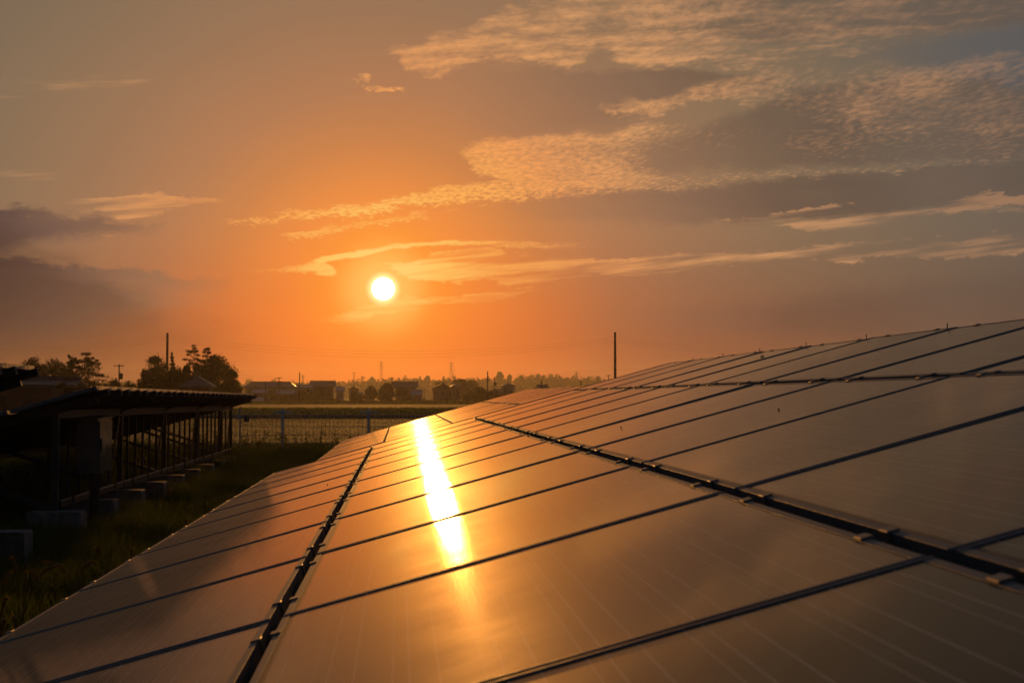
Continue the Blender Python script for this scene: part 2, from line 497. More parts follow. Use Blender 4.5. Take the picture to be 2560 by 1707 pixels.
def glass_material():
    m = bpy.data.materials.new('panel_glass')
    m.use_nodes = True
    g = NG(m.node_tree)
    b = m.node_tree.nodes['Principled BSDF']
    tc = g.n.new('ShaderNodeTexCoord')
    sp = g.n.new('ShaderNodeSeparateXYZ')
    g.l.new(tc.outputs['Object'], sp.inputs[0])
    v, u = sp.outputs[0], sp.outputs[1]
    # scribe lines of the thin-film cells, run along the row
    ln = None
    for per, off, wd in ((.129, .012, .0011), (.129, .055, .0011), (.129, .080, .0008)):
        fr = g.m('ABSOLUTE', g.sub(g.m('WRAP', g.add(v, off), per, 0.0), per / 2))
        k = g.step(fr, wd * .7, wd * 1.7, 1.0, 0.0)
        ln = k if ln is None else g.m('MAXIMUM', ln, k)
    oi = g.n.new('ShaderNodeObjectInfo')
    rnd = oi.outputs['Random']
    pos = g.xyz(g.mul(v, 1.0), g.mul(u, 1.0), g.mul(rnd, 40.0))
    grime = g.noise(pos, 3.0, 5, .65)
    speck = g.noise(pos, 160.0, 2, .6)
    brush = g.noise(g.xyz(g.mul(v, 420.0), g.mul(u, 5.0), g.mul(rnd, 9.0)), 1.0, 3, .6)
    # dust washed to the lower edge, with a ragged upper limit
    rag = g.noise(g.xyz(g.mul(v, 30.0), g.mul(u, 240.0), rnd), 1.0, 4, .7)
    dust = g.step(g.sub(v, g.mul(rag, .022)), .011, .019, 1.0, 0.0)
    # coated anti-glare glass over a near-black film: the coating mirrors warm;
    # the fine dust film spreads a wider sheen, scribe lines scatter a little
    base = g.mix(g.step(grime, .40, .8, 0.0, .5), (.010, .009, .009), (.022, .017, .013))
    base = g.mix(g.mul(ln, .9), base, (.55, .47, .40))
    g.l.new(base, b.inputs['Base Color'])
    b.inputs['Roughness'].default_value = .9
    b.inputs['Specular IOR Level'].default_value = 0.0
    ro = g.lin(grime, .3, .75, .046, .068)
    ro = g.mad(g.sub(brush, .5), .016, ro)
    gl = g.n.new('ShaderNodeBsdfGlossy')
    gl.distribution = 'GGX'
    gl.inputs['Color'].default_value = (1.0, .91, .80, 1)
    g.l.new(ro, gl.inputs['Roughness'])
    sheen = g.n.new('ShaderNodeBsdfGlossy')
    sheen.distribution = 'GGX'
    sheen.inputs['Color'].default_value = (1.0, .88, .70, 1)
    g.l.new(g.lin(grime, .3, .75, .42, .54), sheen.inputs['Roughness'])
    mg = g.n.new('ShaderNodeMixShader')
    g.l.new(g.lin(grime, .35, .75, .34, .44), mg.inputs[0])
    g.l.new(gl.outputs[0], mg.inputs[1]); g.l.new(sheen.outputs[0], mg.inputs[2])
    fr_ = g.n.new('ShaderNodeFresnel')
    fr_.inputs['IOR'].default_value = 1.30
    m1 = g.n.new('ShaderNodeMixShader')
    g.l.new(fr_.outputs[0], m1.inputs[0]); g.l.new(b.outputs[0], m1.inputs[1]); g.l.new(mg.outputs[0], m1.inputs[2])
    df = g.n.new('ShaderNodeBsdfPrincipled')
    g.l.new(g.mix(ln, (.055, .046, .036), (.30, .26, .22)), df.inputs['Base Color'])
    df.inputs['Roughness'].default_value = .6
    df.inputs['Specular IOR Level'].default_value = .25
    scat = g.m('MAXIMUM', g.mul(ln, .12), g.m('MAXIMUM', g.mul(dust, .85), g.step(speck, .72, .80, 0, .35)))
    mx = g.n.new('ShaderNodeMixShader')
    g.l.new(scat, mx.inputs[0])
    g.l.new(m1.outputs[0], mx.inputs[1]); g.l.new(df.outputs[0], mx.inputs[2])
    g.l.new(mx.outputs[0], m.node_tree.nodes['Material Output'].inputs[0])
    bn = g.n.new('ShaderNodeBump')
    bn.inputs['Strength'].default_value = .05
    bn.inputs['Distance'].default_value = .002
    g.l.new(g.add(brush, g.noise(pos, 2.2, 2, .5)), bn.inputs['Height'])
    g.l.new(bn.outputs[0], gl.inputs['Normal'])
    return m


M = {
    'glass': glass_material(),
    'frame': mat('black_anodised', (.115, .140, .165), .52, .0, .2, 30, spec=.5),
    'alu': mat('raw_aluminium', (.24, .225, .21), .5, .7, .25, 40),
    'galv': mat('galvanised_steel', (.13, .14, .15), .42, .8, .3, 18),
    'galv_dark': mat('dull_galvanised', (.035, .04, .045), .55, .15, .35, 14),
    'concrete': mat('concrete', (.17, .18, .19), .85, 0, .3, 9, .5),
    'cabinet': mat('cabinet_paint', (.14, .15, .155), .13, 0, .12, 5),
    'duct': mat('black_duct', (.012, .012, .013), .6),
    'ground': mat('aisle_soil', (.045, .040, .022), .95, 0, .5, 1.2, .6),
    'grass': mat('grass_blades', (.072, .088, .024), .6, 0, .45, .8, 0, .2, .45),
    'weed': mat('dry_weeds', (.10, .085, .030), .7, 0, .35, 1.5, 0, .2, .42),
    'head': mat('foxtail_bristle', (.22, .15, .065), .8, 0, .3, 60, 0, .1, .5),
    'meadow': mat('mown_meadow', (.15, .16, .055), .95, 0, .4, .35, .8, .1, col2=(.09, .105, .038)),
    'paddy': mat('paddy_green', (.10, .12, .035), .95, 0, .4, .08, 0, .1, col2=(.055, .075, .022)),
    'far_field': mat('far_field_soil', (.055, .060, .024), .95, 0, .4, .03, 0, .1),
    'road': mat('gravel_road', (.24, .22, .19), .95, 0, .2, 2),
    'hill': mat('hill_ground', (.03, .038, .016), .95, 0, .4, .03, 0, .1),
    'leaf': mat('broad_leaf', (.035, .045, .016), .6, 0, .45, .6, 0, .2, .25),
    'needle': mat('pine_needle', (.025, .034, .014), .65, 0, .4, .7, 0, .2, .15),
    'bark': mat('bark', (.045, .033, .024), .9, 0, .35, 5, .5),
    'wood_far': mat('far_wood_leaf', (.030, .038, .015), .8, 0, .4, .02, 0, .1),
    'tile': mat('grey_roof_tile', (.085, .088, .095), .5, 0, .2, 1.5),
    'tile_b': mat('brown_roof_tile', (.10, .07, .055), .6, 0, .25, 1.5),
    'tin': mat('pale_tin_roof', (.42, .44, .46), .35, .3, .15, .8),
    'plaster': mat('house_plaster', (.26, .23, .20), .85, 0, .15, .6),
    'timber': mat('dark_timber_wall', (.060, .045, .034), .8, 0, .25, 1.2),
    'cream': mat('pale_siding', (.42, .40, .37), .7, 0, .12, .6),
    'pane': mat('window_pane', (.02, .022, .025), .08, 0),
    'pole': mat('concrete_pole', (.075, .073, .068), .8, 0, .2, 3),
    'wire': mat('black_cable', (.012, .012, .012), .6),
    'steel': mat('pylon_steel', (.16, .16, .165), .6, .4),
    'fence_post': mat('pale_fence_paint', (.60, .68, .74), .5, .0, .1, 8),
    'fence_wire': mat('fence_wire', (.55, .56, .54), .45, .2),
    'blue': mat('pale_blue_paint', (.20, .34, .42), .5, 0, .15, 20),
    'wallc': mat('channel_concrete', (.14, .13, .115), .9, 0, .3, 1.5, .4),
    'white': mat('white_sheet', (.60, .60, .60), .5, 0, .1, 1),
    'red': mat('dull_red_panel', (.22, .03, .025), .6),
    'dry_leaf': mat('dry_leaf', (.05, .03, .015), .8),
}

# ------------------------------------------------------------------ setting
def sheet(name, x0, x1, y0, y1, z, m, nx=1, ny=1, fz=None):
    vs, fs = [], []
    for j in range(ny + 1):
        for i in range(nx + 1):
            x = x0 + (x1 - x0) * i / nx; y = y0 + (y1 - y0) * j / ny
            vs.append((x, y, z + (fz(x, y) if fz else 0)))
    for j in range(ny):
        for i in range(nx):
            a = j * (nx + 1) + i
            fs.append((a, a + 1, a + nx + 2, a + nx + 1))
    mb = MB(); mb.v, mb.f = vs, fs
    return tag(mb.build(name, m), kind='structure')


sheet('ground', -1040, 1040, -60, 1960, 0, M['far_field'])
sheet('aisle_ground', -30, 30, -20, 38.2, .004, M['ground'], 60, 58)
sheet('meadow', -110, 110, 38.2, 114.6, .004, M['meadow'], 110, 76, lambda x, y: .012 * math.sin(x * .31 + y * .17) * math.sin(y * .23))
sheet('paddy_field', -300, 300, 116, 322, .004, M['paddy'])
sheet('road', -400, 400, 325, 329, .20, M['road'])
sheet('rice_field', -400, 400, 331, 438, .004, M['paddy'])

# low concrete channel wall across the meadow
w = thing('channel_wall', (0, 115.2, 0), 'long low dark concrete channel wall crossing the meadow beyond the fence', 'wall')
for i in range(-18, 18):
    MB().box(i * 6 + .01, i * 6 + 5.99, -.16, .16, -.05, .27 + .02 * random.random()).build('wall_panel', M['wallc'], w)

# hills with their woods
def hill_h(x):
    return 10.5 + 2.0 * math.sin(x * .006 + .5) + 1.2 * math.sin(x * .017) + .8 * math.sin(x * .041 + 2)


hv, hf = [], []
xs = np.linspace(-900, 900, 181)
for x in xs:
    h = hill_h(x)
    hv += [(x, 1330, -.5), (x, 1420, h * .55), (x, 1500, h), (x, 1600, h * .95), (x, 1760, -.5)]
for i in range(180):
    for j in range(4):
        a = i * 5 + j
        hf.append((a, a + 1, a + 6, a + 5))
mb = MB(); mb.v, mb.f = hv, hf
tag(mb.build('hill', M['hill']), kind='structure')


def leaf_quads(cent, rad, n, size, flat=1.0, shell=.45):
    """n small faces scattered through an ellipsoid, thicker towards its skin"""
    d = rng.normal(size=(n, 3)); d /= np.linalg.norm(d, axis=1)[:, None]
    r = (shell + (1 - shell) * rng.random(n) ** .6)[:, None]
    c = np.asarray(cent) + d * r * np.asarray(rad)
    a = rng.normal(size=(n, 3)); a[:, 2] *= flat; a /= np.linalg.norm(a, axis=1)[:, None]
    b = np.cross(a, rng.normal(size=(n, 3))); b /= np.linalg.norm(b, axis=1)[:, None]
    s = (size * (.55 + .9 * rng.random(n)))[:, None]
    v = np.stack([c - a * s * .5, c + b * s * .32, c + a * s * .55, c - b * s * .30], 1)
    return v


def quads_mesh(name, vs, m):
    V = np.concatenate(vs).reshape(-1, 3)
    return np_mesh(name, V, np.arange(len(V)).reshape(-1, 4), m)


# far wood along the ridge: one mass
vs = []
for x in np.arange(-520, 560, 2.6):
    for y in (1440, 1470, 1500):
        if rng.random() < .12: continue
        h = 5 + 4.5 * rng.random() ** 2
        hz = hill_h(x) * (1 if y > 1490 else (.78 if y > 1450 else .6))
        px, py = x + rng.normal() * 1.5, y + rng.normal() * 6
        w_ = 2.2 + 2.6 * rng.random()
        vs.append(leaf_quads((px, py, hz + h * .55), (w_, w_, h * .6), 60, 1.9, .7, .2))
        vs.append(leaf_quads((px + rng.normal() * 1.2, py, hz + h * .85), (w_ * .6, w_ * .6, h * .35), 26, 1.2, .7, .3))
tag(put('far_wood', quads_mesh('far_wood', vs, M['wood_far'])), 'dense dark wood covering the hazy far ridge', 'wood', kind='stuff')


# ------------------------------------------------------------------ trees
def tree(name, x, top, wpx, dist, kind, label, group='trees beyond the fields', base=0.0, cat='tree', seed=None):
    """x, top, wpx: where its stem, top and width show in the photo at that distance"""
    p = at(x, top, dist)
    H = p.z - base; W = wpx / FPX * dist / 2 * 1.12
    t = thing(name, (p.x, p.y, base), label, cat, group)
    tr = MB()
    lean = rng.normal() * .03
    hh = .93 if kind != 'bush' else .5
    n = 6
    stem = [Vector((lean * H * (i / n) ** 2 + rng.normal() * .012 * H, rng.normal() * .01 * H, H * hh * i / n)) for i in range(n + 1)]
    r0 = max(.05, H * .022)
    tr.tube(stem, [r0 * (1 - .85 * i / n) for i in range(n + 1)], 7)
    vs = []
    lf = max(.16, dist * .00105)
    m = M['leaf']

    def limb(a, b, r):
        a, b = Vector(a), Vector(b)
        mid = (a + b) / 2 + Vector((rng.normal() * .05, rng.normal() * .05, -.04)) * (b - a).length
        tr.tube([a, mid, b], [r, r * .7, r * .3], 5)

    def on_stem(f):
        f = min(.999, f / hh); i = int(f * n); k = f * n - i
        return stem[i].lerp(stem[i + 1], k)

    if kind in ('broad', 'bush'):
        nl = 42 if kind == 'broad' else 18
        for i in range(nl):
            f = (.22 if kind == 'broad' else .12) + .74 * rng.random()
            prof = math.sin(min(1, (1.02 - f) / .72) * math.pi / 2) ** .7 * (.75 + .25 * min(1, f / .35))
            a = rng.random() * 6.28
            rr_ = W * prof * (.35 + .6 * rng.random())
            c = (rr_ * math.cos(a) + lean * H * f * f, rr_ * math.sin(a) * .8, H * f)
            s_ = (.26 + .18 * rng.random()) * W + .12
            s_ = min(s_, H * .24)
            vs.append(leaf_quads(c, (s_, s_, s_ * .72), int(170 if kind == 'broad' else 120), lf, .8, .35))
            vs.append(leaf_quads(c, (s_ * 1.35, s_ * 1.35, s_ * 1.05), 30, lf * .8, .8, .6))
            if f > .3 and i % 2: limb(on_stem(f * .72), c, r0 * .35)
        vs.append(leaf_quads((lean * H, 0, H * .95), (W * .22, W * .2, H * .055), 60, lf * .8, .8, .2))
    elif kind == 'pine':
        m = M['needle']
        nl = 9
        for i in range(nl):
            f = .40 + .575 * i / (nl - 1)
            k = (1.0 - .45 * ((f - .4) / .6) ** 2) * (.8 + .35 * rng.random())
            for sgn in ((1, -1, 1, -1) if i < nl - 1 else (.2, -.3)):
                a = rng.normal() * .6 + (0 if sgn > 0 else math.pi)
                rr_ = W * k * (.15 + .60 * rng.random()) * min(1, abs(sgn))
                c = (rr_ * math.cos(a) + lean * H, rr_ * math.sin(a), H * f + .022 * H * rng.normal())
                pw = W * k * (.26 + .22 * rng.random())
                vs.append(leaf_quads(c, (pw, pw * .8, H * .020 + .04), 70, lf * .85, .5, .1))
                limb(on_stem(max(.1, f - .05)), c, r0 * .28)
    elif kind == 'fullpine':
        m = M['needle']
        nl = 19
        for i in range(nl):
            f = .10 + .88 * i / (nl - 1)
            k = (1.0 - .72 * max(0, (f - .45) / .53) ** 1.6) * (.7 + .5 * rng.random())
            for q in range(7 if i < nl - 2 else 3):
                a = rng.random() * 6.28
                rr_ = W * k * (.15 + .72 * rng.random())
                c = (rr_ * math.cos(a) + lean * H * f, rr_ * math.sin(a), H * f + .02 * H * rng.normal())
                pw = W * k * (.20 + .20 * rng.random())
                vs.append(leaf_quads(c, (pw, pw * .85, H * .022 + .06), 70, lf * .85, .5, .1))
                if q < 2: limb(on_stem(max(.08, f - .05)), c, r0 * .28)
    elif kind == 'conifer':
        m = M['needle']
        nl = 13
        for i in range(nl):
            f = .25 + .73 * i / (nl - 1)
            k = (1.03 - (f - .25) / .75) * (.8 + .35 * (i % 2))
            for q in range(5):
                a = q * 1.2566 + rng.random()
                rr_ = W * k * .55
                c = (rr_ * math.cos(a) + lean * H * f, rr_ * math.sin(a), H * f - .02 * H)
                vs.append(leaf_quads(c, (W * k * .5 + .06, W * k * .5 + .06, H * .030), 50, lf * .8, .6, .1))
                if q < 2 and i < nl - 2: limb(on_stem(f), c, r0 * .2)
        vs.append(leaf_quads((lean * H, 0, H * .975), (.06, .06, H * .03), 16, lf * .6, .8, .1))
    tr.build('trunk', M['bark'], t)
    put('crown', quads_mesh('crown', vs, m), t)
    return t


GL = 'trees standing behind the left panel row'
tree('pine_tree', 220, 884, 112, 180, 'fullpine', 'dark spreading pine, widest tree behind the sloping left panel edge', GL)
tree('pine_tree', 180, 892, 64, 186, 'fullpine', 'slim dark pine touching the spreading pine on its left side', GL)
tree('broadleaf_tree', 136, 900, 92, 190, 'broad', 'rounded low dark tree left of the slim pine', GL)
tree('broadleaf_tree', 86, 896, 60, 196, 'broad', 'tree top showing just above the end of the leftmost panel block', GL)
tree('round_bush', 290, 944, 34, 176, 'bush', 'dark bush below the thin crossarm utility pole', 'bushes behind the left panel row', cat='bush')
tree('round_bush', 322, 951, 52, 178, 'bush', 'middle one of the low dark bushes right of the crossarm pole', 'bushes behind the left panel row', cat='bush')
tree('round_bush', 352, 953, 40, 174, 'bush', 'low dark bush at the left foot of the tree clump', 'bushes behind the left panel row', cat='bush')
tree('broadleaf_tree', 391, 894, 66, 205, 'broad', 'bushy tree at the left end of the clump by the tall pole', GL)
tree('broadleaf_tree', 372, 926, 44, 200, 'broad', 'small round tree below the antenna mast, edge of the clump', GL)
tree('cypress_tree', 440, 879, 34, 204, 'conifer', 'narrow pointed conifer just right of the tall left pole', GL)
tree('broadleaf_tree', 466, 908, 26, 202, 'broad', 'thin small tree between the pointed conifer and the tall pines', GL)
tree('broadleaf_tree', 440, 925, 84, 207, 'broad', 'low broad tree mass beneath the pointed conifer', GL)
tree('pine_tree', 491, 863, 56, 204, 'pine', 'tallest pine with layered pads, left of its twin', GL)
tree('pine_tree', 521, 868, 50, 206, 'pine', 'layered pine right of the tallest pine', GL)
tree('broadleaf_tree', 548, 892, 96, 210, 'broad', 'large round tree at the right end of the left clump', GL)
tree('broadleaf_tree', 510, 912, 74, 208, 'broad', 'dense round tree under the two layered pines', GL)
tree('broadleaf_tree', 578, 926, 44, 208, 'broad', 'lower rounded tree sloping down at the right edge of the clump', GL)
GV = 'trees among the far houses'
tree('broadleaf_tree', 767, 976, 54, 455, 'broad', 'bush-like tree in front of the house with the long tiled roof', GV)
tree('broadleaf_tree', 927, 969, 30, 470, 'broad', 'round dark tree, left one of the pair below the sun', GV)
tree('broadleaf_tree', 967, 963, 36, 470, 'broad', 'round dark tree touching the left end of the two storey house', GV)
tree('broadleaf_tree', 1152, 952, 46, 640, 'broad', 'hazy rounded tree behind the twin gabled houses', GV)
tree('broadleaf_tree', 1182, 957, 40, 640, 'broad', 'hazy tree right of and lower than the one behind the gables', GV)
tree('broadleaf_tree', 1102, 958, 36, 650, 'broad', 'faint tree peeking over the left slope of the gabled house', GV)
tree('broadleaf_tree', 1199, 971, 34, 430, 'broad', 'dark tree at the foot of the tall bare village pole', GV)
tree('round_bush', 1231, 976, 30, 430, 'bush', 'dark bush right of the tall bare village pole', 'bushes among the far houses', cat='bush')
tree('round_bush', 1172, 980, 34, 450, 'bush', 'low bush between the gabled houses and the dark tree', 'bushes among the far houses', cat='bush')
tree('round_bush', 705, 986, 60, 452, 'bush', 'wide hedge-like bush in front of the big farmhouse', 'bushes among the far houses', cat='bush')
tree('round_bush', 890, 984, 40, 455, 'bush', 'low bush between the narrow gabled house and the round tree', 'bushes among the far houses', cat='bush')
GR = 'single trees on the far ridge'
for x, tp, wd, k, lb in ((1251, 931, 16, 'broad', 'tall broad-topped tree standing clear above the ridge right of the village poles'),
                         (1273, 936, 11, 'pine', 'flat-topped ridge pine next to the tall broad-topped tree'),
                         (1306, 938, 12, 'conifer', 'pointed ridge tree above the lone hipped house'),
                         (1345, 936, 10, 'broad', 'small ridge tree midway between lone house and tall right pole'),
                         (1358, 939, 10, 'broad', 'short bushy ridge tree right beside the midway one'),
                         (1376, 935, 8, 'conifer', 'slender dark conifer, left of a close pair on the ridge'),
                         (1381, 936, 8, 'conifer', 'slender dark conifer, right of a close pair on the ridge'),
                         (1389, 937, 7, 'conifer', 'thin pointed conifer just right of the close ridge pair'),
                         (1495, 941, 12, 'broad', 'rounded ridge tree left of the tall right pole'),
                         (1472, 940, 6, 'conifer', 'thin conifer on the ridge left of the rounded tree'),
                         (930, 943, 12, 'broad', 'rounded ridge tree beneath the sun near the faint left pylon'),
                         (1068, 941, 14, 'broad', 'broad ridge tree left of the tall lattice pylon'),
                         (1108, 941, 9, 'conifer', 'pointed ridge tree close to the foot of the tall pylon'),
                         (1049, 941, 6, 'conifer', 'narrow conifer on the ridge above the two storey house')):
    pb = at(x, 952, 1490)
    tree('ridge_tree', x, tp, wd, 1490, k, lb, GR, base=hill_h(pb.x) * .95)


# ------------------------------------------------------------------ houses
def house(name, x0, x1, y_ridge, y_eave, dist, label, roof='tile', wall='timber', style='gable', depth=8.0, over=.6, wins=2, ridge=None, group='houses of the far village', cat='house', door=False, base=0.0):
    """x0..x1: eaves as seen; ridge runs along x (style 'gable'/'hip') or towards us (style 'front')"""
    a, b = at(x0, y_eave, dist), at(x1, y_eave, dist)
    ze = a.z - base; zr = at(x0, y_ridge, dist).z - base
    cx = (a.x + b.x) / 2; W = b.x - a.x
    t = thing(name, (cx, a.y, base), label, cat, group)
    w = W / 2 - over
    d = depth / 2
    MB().box(-w, w, over, depth - over, 0, ze + .02).build('wall', M[wall], t)
    r = MB(); hw = W / 2; th = .18
    if style in ('gable', 'hip'):
        rl = hw - (0 if style == 'gable' else d * .75)
        if ridge: rl = ridge * hw
        P = [(-hw, 0, ze), (hw, 0, ze), (hw, depth, ze), (-hw, depth, ze), (-rl, d, zr), (rl, d, zr)]
        faces = [(0, 1, 5, 4), (2, 3, 4, 5), (1, 2, 5), (3, 0, 4)]
    else:
        rl = d
        P = [(-hw, 0, ze), (hw, 0, ze), (hw, depth, ze), (-hw, depth, ze), (0, 0 if style == 'front' else d * .7, zr), (0, depth if style == 'front' else depth - d * .7, zr)]
        faces = [(0, 1, 4), (1, 2, 5, 4), (2, 3, 5), (3, 0, 4, 5)]
    n = len(P)
    r.v = P + [(x, y, z + th) for x, y, z in P]
    for f in faces:
        r.f.append(tuple(i + n for i in f)); r.f.append(tuple(reversed(f)))
    for i, j in ((0, 1), (1, 2), (2, 3), (3, 0)):
        r.f.append((i, j, j + n, i + n))
    ro = r.build('roof', M[roof], t)
    if style in ('gable', 'hip'):
        MB().box(-rl, rl, d - .16, d + .16, zr + th * .6, zr + th + .22).build('ridge_cap', M[roof], ro)
    else:
        y0_, y1_ = P[4][1], P[5][1]
        MB().box(-.16, .16, y0_, y1_, zr + th * .6, zr + th + .22).build('ridge_cap', M[roof], ro)
    for i in range(wins):
        fx = -w + 2 * w * (i + .5) / wins
        ww = min(.85, w / wins * .6)
        wn = MB()
        wn.box(fx - ww - .06, fx + ww + .06, over - .05, over - .01, ze * .42, ze * .42 + .07)
        wn.box(fx - ww - .06, fx + ww + .06, over - .05, over - .01, ze * .78, ze * .78 + .07)
        wn.box(fx - ww - .06, fx - ww, over - .05, over - .01, ze * .42 + .07, ze * .78)
        wn.box(fx + ww, fx + ww + .06, over - .05, over - .01, ze * .42 + .07, ze * .78)
        wf = wn.build('window', M['timber'], t)
        MB().box(fx - ww, fx + ww, over - .03, over - .004, ze * .42 + .07, ze * .78).build('pane', M['pane'], wf)
    if door:
        MB().box(w * .55, w * .55 + .9, over - .04, over - .003, .05, 2.0).build('door', M['timber'], t)
    return t


h1 = house('farmhouse', 606, 741, 956, 969, 490, 'big farmhouse with wide hipped grey roof left of the bare pole', 'tile', 'plaster', 'hip', 11, .9, 5, .74, door=True)
# small gabled porch on its front slope and a skirt roof below
g0 = MB(); k = 490 / FPX
g0.v = [(-6.2, -1.3, 4.3), (-2.2, -1.3, 4.3), (-4.2, -1.3, 5.5), (-6.2, 2.2, 4.35), (-2.2, 2.2, 4.35), (-4.2, 3.3, 5.55)]
g0.f = [(0, 1, 2), (1, 4, 5, 2), (0, 2, 5, 3), (3, 5, 4), (0, 3, 4, 1)]
g0.build('porch_gable', M['tile'], h1)
MB().box(-8.2, 7.4, -.9, .88, 3.0, 3.16).build('skirt_roof', M['tile'], h1)
house('outbuilding', 629, 668, 975, 983, 462, 'low outbuilding with pale roof in front of the big farmhouse', 'tin', 'timber', 'gable', 5, .3, 2)
house('outbuilding', 690, 736, 976, 985, 466, 'long low shed roof at the right foot of the big farmhouse', 'tin', 'timber', 'gable', 5, .3, 2)
house('shed', 739, 779, 964, 971, 485, 'shed with the brightest pale tin roof right of the bare pole', 'tin', 'timber', 'gable', 6, .3, 0)
house('shed', 731, 785, 971, 983, 470, 'lower grey-roofed shed in front of the bright tin roof', 'tile', 'cream', 'gable', 6, .4, 3, door=True)
h2 = house('farmhouse', 773, 838, 954, 966, 492, 'tall house with long straight tiled roof behind a bushy tree', 'tile', 'timber', 'gable', 9, .8, 3)
MB().box(2.5, 6.2, -1.6, .78, 2.9, 3.05).build('skirt_roof', M['tile'], h2)
house('shed', 838, 861, 969, 977, 480, 'small pale shed at the right end of the long tiled house', 'tin', 'cream', 'gable', 5, .3, 1)
house('small_house', 870, 899, 966, 973, 484, 'narrow gabled two storey house below the thin mast', 'tile_b', 'plaster', 'front', 6, .3, 1)
lt = house('lean_to', 894, 909, 984, 987.5, 462, 'tiny lean-to with sunlit roof right of the narrow gabled house', 'tin', 'timber', 'gable', 3, .2, 0, cat='shed')
h4 = house('two_storey_house', 984, 1046, 956, 969, 486, 'two storey house with pale tiled roof right of the round trees', 'tile', 'timber', 'gable', 8, .6, 3, door=True)
MB().tube([(-.6, 4, 6.6), (-.6, 4, 7.6)], .07, 6).build('vent_pipe', M['galv_dark'], h4)
an = house('annex', 1027, 1057, 976, 988, 468, 'pale low annex with red fascia in front of the two storey house', 'tin', 'cream', 'gable', 4, .2, 1, cat='shed')
MB().box(-1.7, 1.7, -.12, -.02, 1.85, 2.12).build('fascia', M['red'], an)
house('gabled_house', 1079, 1134, 959, 971, 478, 'house with broad gable facing us, left one of the twins', 'tile_b', 'plaster', 'front', 9, .6, 3, door=True)
h6 = house('gabled_house', 1124, 1154, 960, 968, 474, 'hipped house with rooftop antenna adjoining the broad gable', 'tile', 'plaster', 'pyramid', 7, .5, 2)
MB().tube([(0, 3.5, 5.6), (0, 3.5, 8.2)], .05, 5).build('antenna_mast', M['galv_dark'], h6)
h7 = house('hipped_house', 1252, 1291, 958, 967, 455, 'lone hipped house rising behind the panel edge, right of the village poles', 'tile', 'cream', 'pyramid', 7, .55, 2)
MB().tube([(0, 3.2, 5.6), (0, 3.2, 8.0)], .04, 5).build('antenna_mast', M['galv_dark'], h7)
house('outbuilding', 1233, 1260, 975, 983, 450, 'low grey roof at the left foot of the lone hipped house', 'tile', 'timber', 'gable', 5, .3, 1)
house('outbuilding', 1343, 1372, 964, 969, 440, 'flat low roof just visible above the panels left of the tall right pole', 'tile', 'timber', 'gable', 5, .3, 1)
house('farmhouse', 448, 530, 943, 967, 188, 'dark hipped roof house half hidden among the left trees', 'tile', 'timber', 'pyramid', 5, .4, 2, group='buildings behind the left panel row')
house('storage_shed', -70, 135, 955, 968, 92, 'long dark grey storage shed seen through the gap between the left panel blocks', 'tile', 'timber', 'gable', 4, .15, 2, group='buildings behind the left panel row', cat='shed')
house('storage_shed', 139, 186, 957, 969, 95, 'shorter dark grey shed right of the long one, behind the sloping panel edge', 'tile', 'timber', 'gable', 4, .15, 1, group='buildings behind the left panel row', cat='shed')

# white covered tunnel in the field
a, b = at(628, 998, 430), at(659, 998, 430)
t = thing('covered_tunnel', (a.x, a.y, 0), 'long low white covered tunnel in the field below the big farmhouse', 'tunnel')
prof = [(.75 * math.cos(q * math.pi / 8), 1.55 * math.sin(q * math.pi / 8)) for q in range(9)]
MB().loft(prof, 0, b.x - a.x, lambda p_, q_, s_: (s_, p_, q_)).build('cover', M['white'], t)
for i in range(4):
    xx = (b.x - a.x) * (i + .5) / 4
    MB().loft([(p_ * 1.015, q_ * 1.015) for p_, q_ in prof], xx - .03, xx + .03, lambda p_, q_, s_: (s_, p_, q_)).build('hoop', M['galv'], t)


# ------------------------------------------------------------------ poles, pylons, wires
def pole(x, top, dist, label, r=.13, arms=0, trafo=False, steps=False, name='utility_pole', group='utility poles'):
    p = at(x, top, dist)
    t = thing(name, (p.x, p.y, 0), label, 'pole', group)
    H = p.z
    MB().tube([(0, 0, -.1), (0, 0, H * .5), (0, 0, H)], [r * 1.25, r * 1.1, r * .92], 10).build('shaft', M['pole'], t)
    MB().tube([(0, 0, H - .005), (0, 0, H + .05)], [r * .97, r * .8], 10).build('cap', M['galv_dark'], t)
    for i in range(arms):
        z = H - .25 - i * .7
        MB().box(-.75, .75, -.05 - r, .05 - r, z, z + .1).build('crossarm', M['galv_dark'], t)
        for sx in (-.65, 0.25, .65):
            MB().tube([(sx, -r, z + .1), (sx, -r, z + .2), (sx, -r, z + .26)], [.05, .07, .03], 6).build('insulator', M['white'], t)
    if trafo:
        MB().tube([(.34, -.1, H - 2.2), (.34, -.1, H - 1.4), (.34, -.1, H - 1.3)], [.26, .26, .18], 10).build('transformer', M['galv_dark'], t)
    if steps:
        for i in range(10):
            z = H * .35 + i * .5
            s_ = 1 if i % 2 else -1
            MB().tube([(s_ * r * .8, 0, z), (s_ * (r + .14), 0, z)], .012, 5).build('step_bolt', M['galv_dark'], t)
        for i, z in enumerate((H - .35, H - .7, H - 1.05, H - 4.55, H - 4.9)):
            MB().tube([(0, -r, z), (0, -r - .1, z), (0, -r - .18, z)], [.03, .06, .04], 7).build('insulator', M['white'], t)
    return t


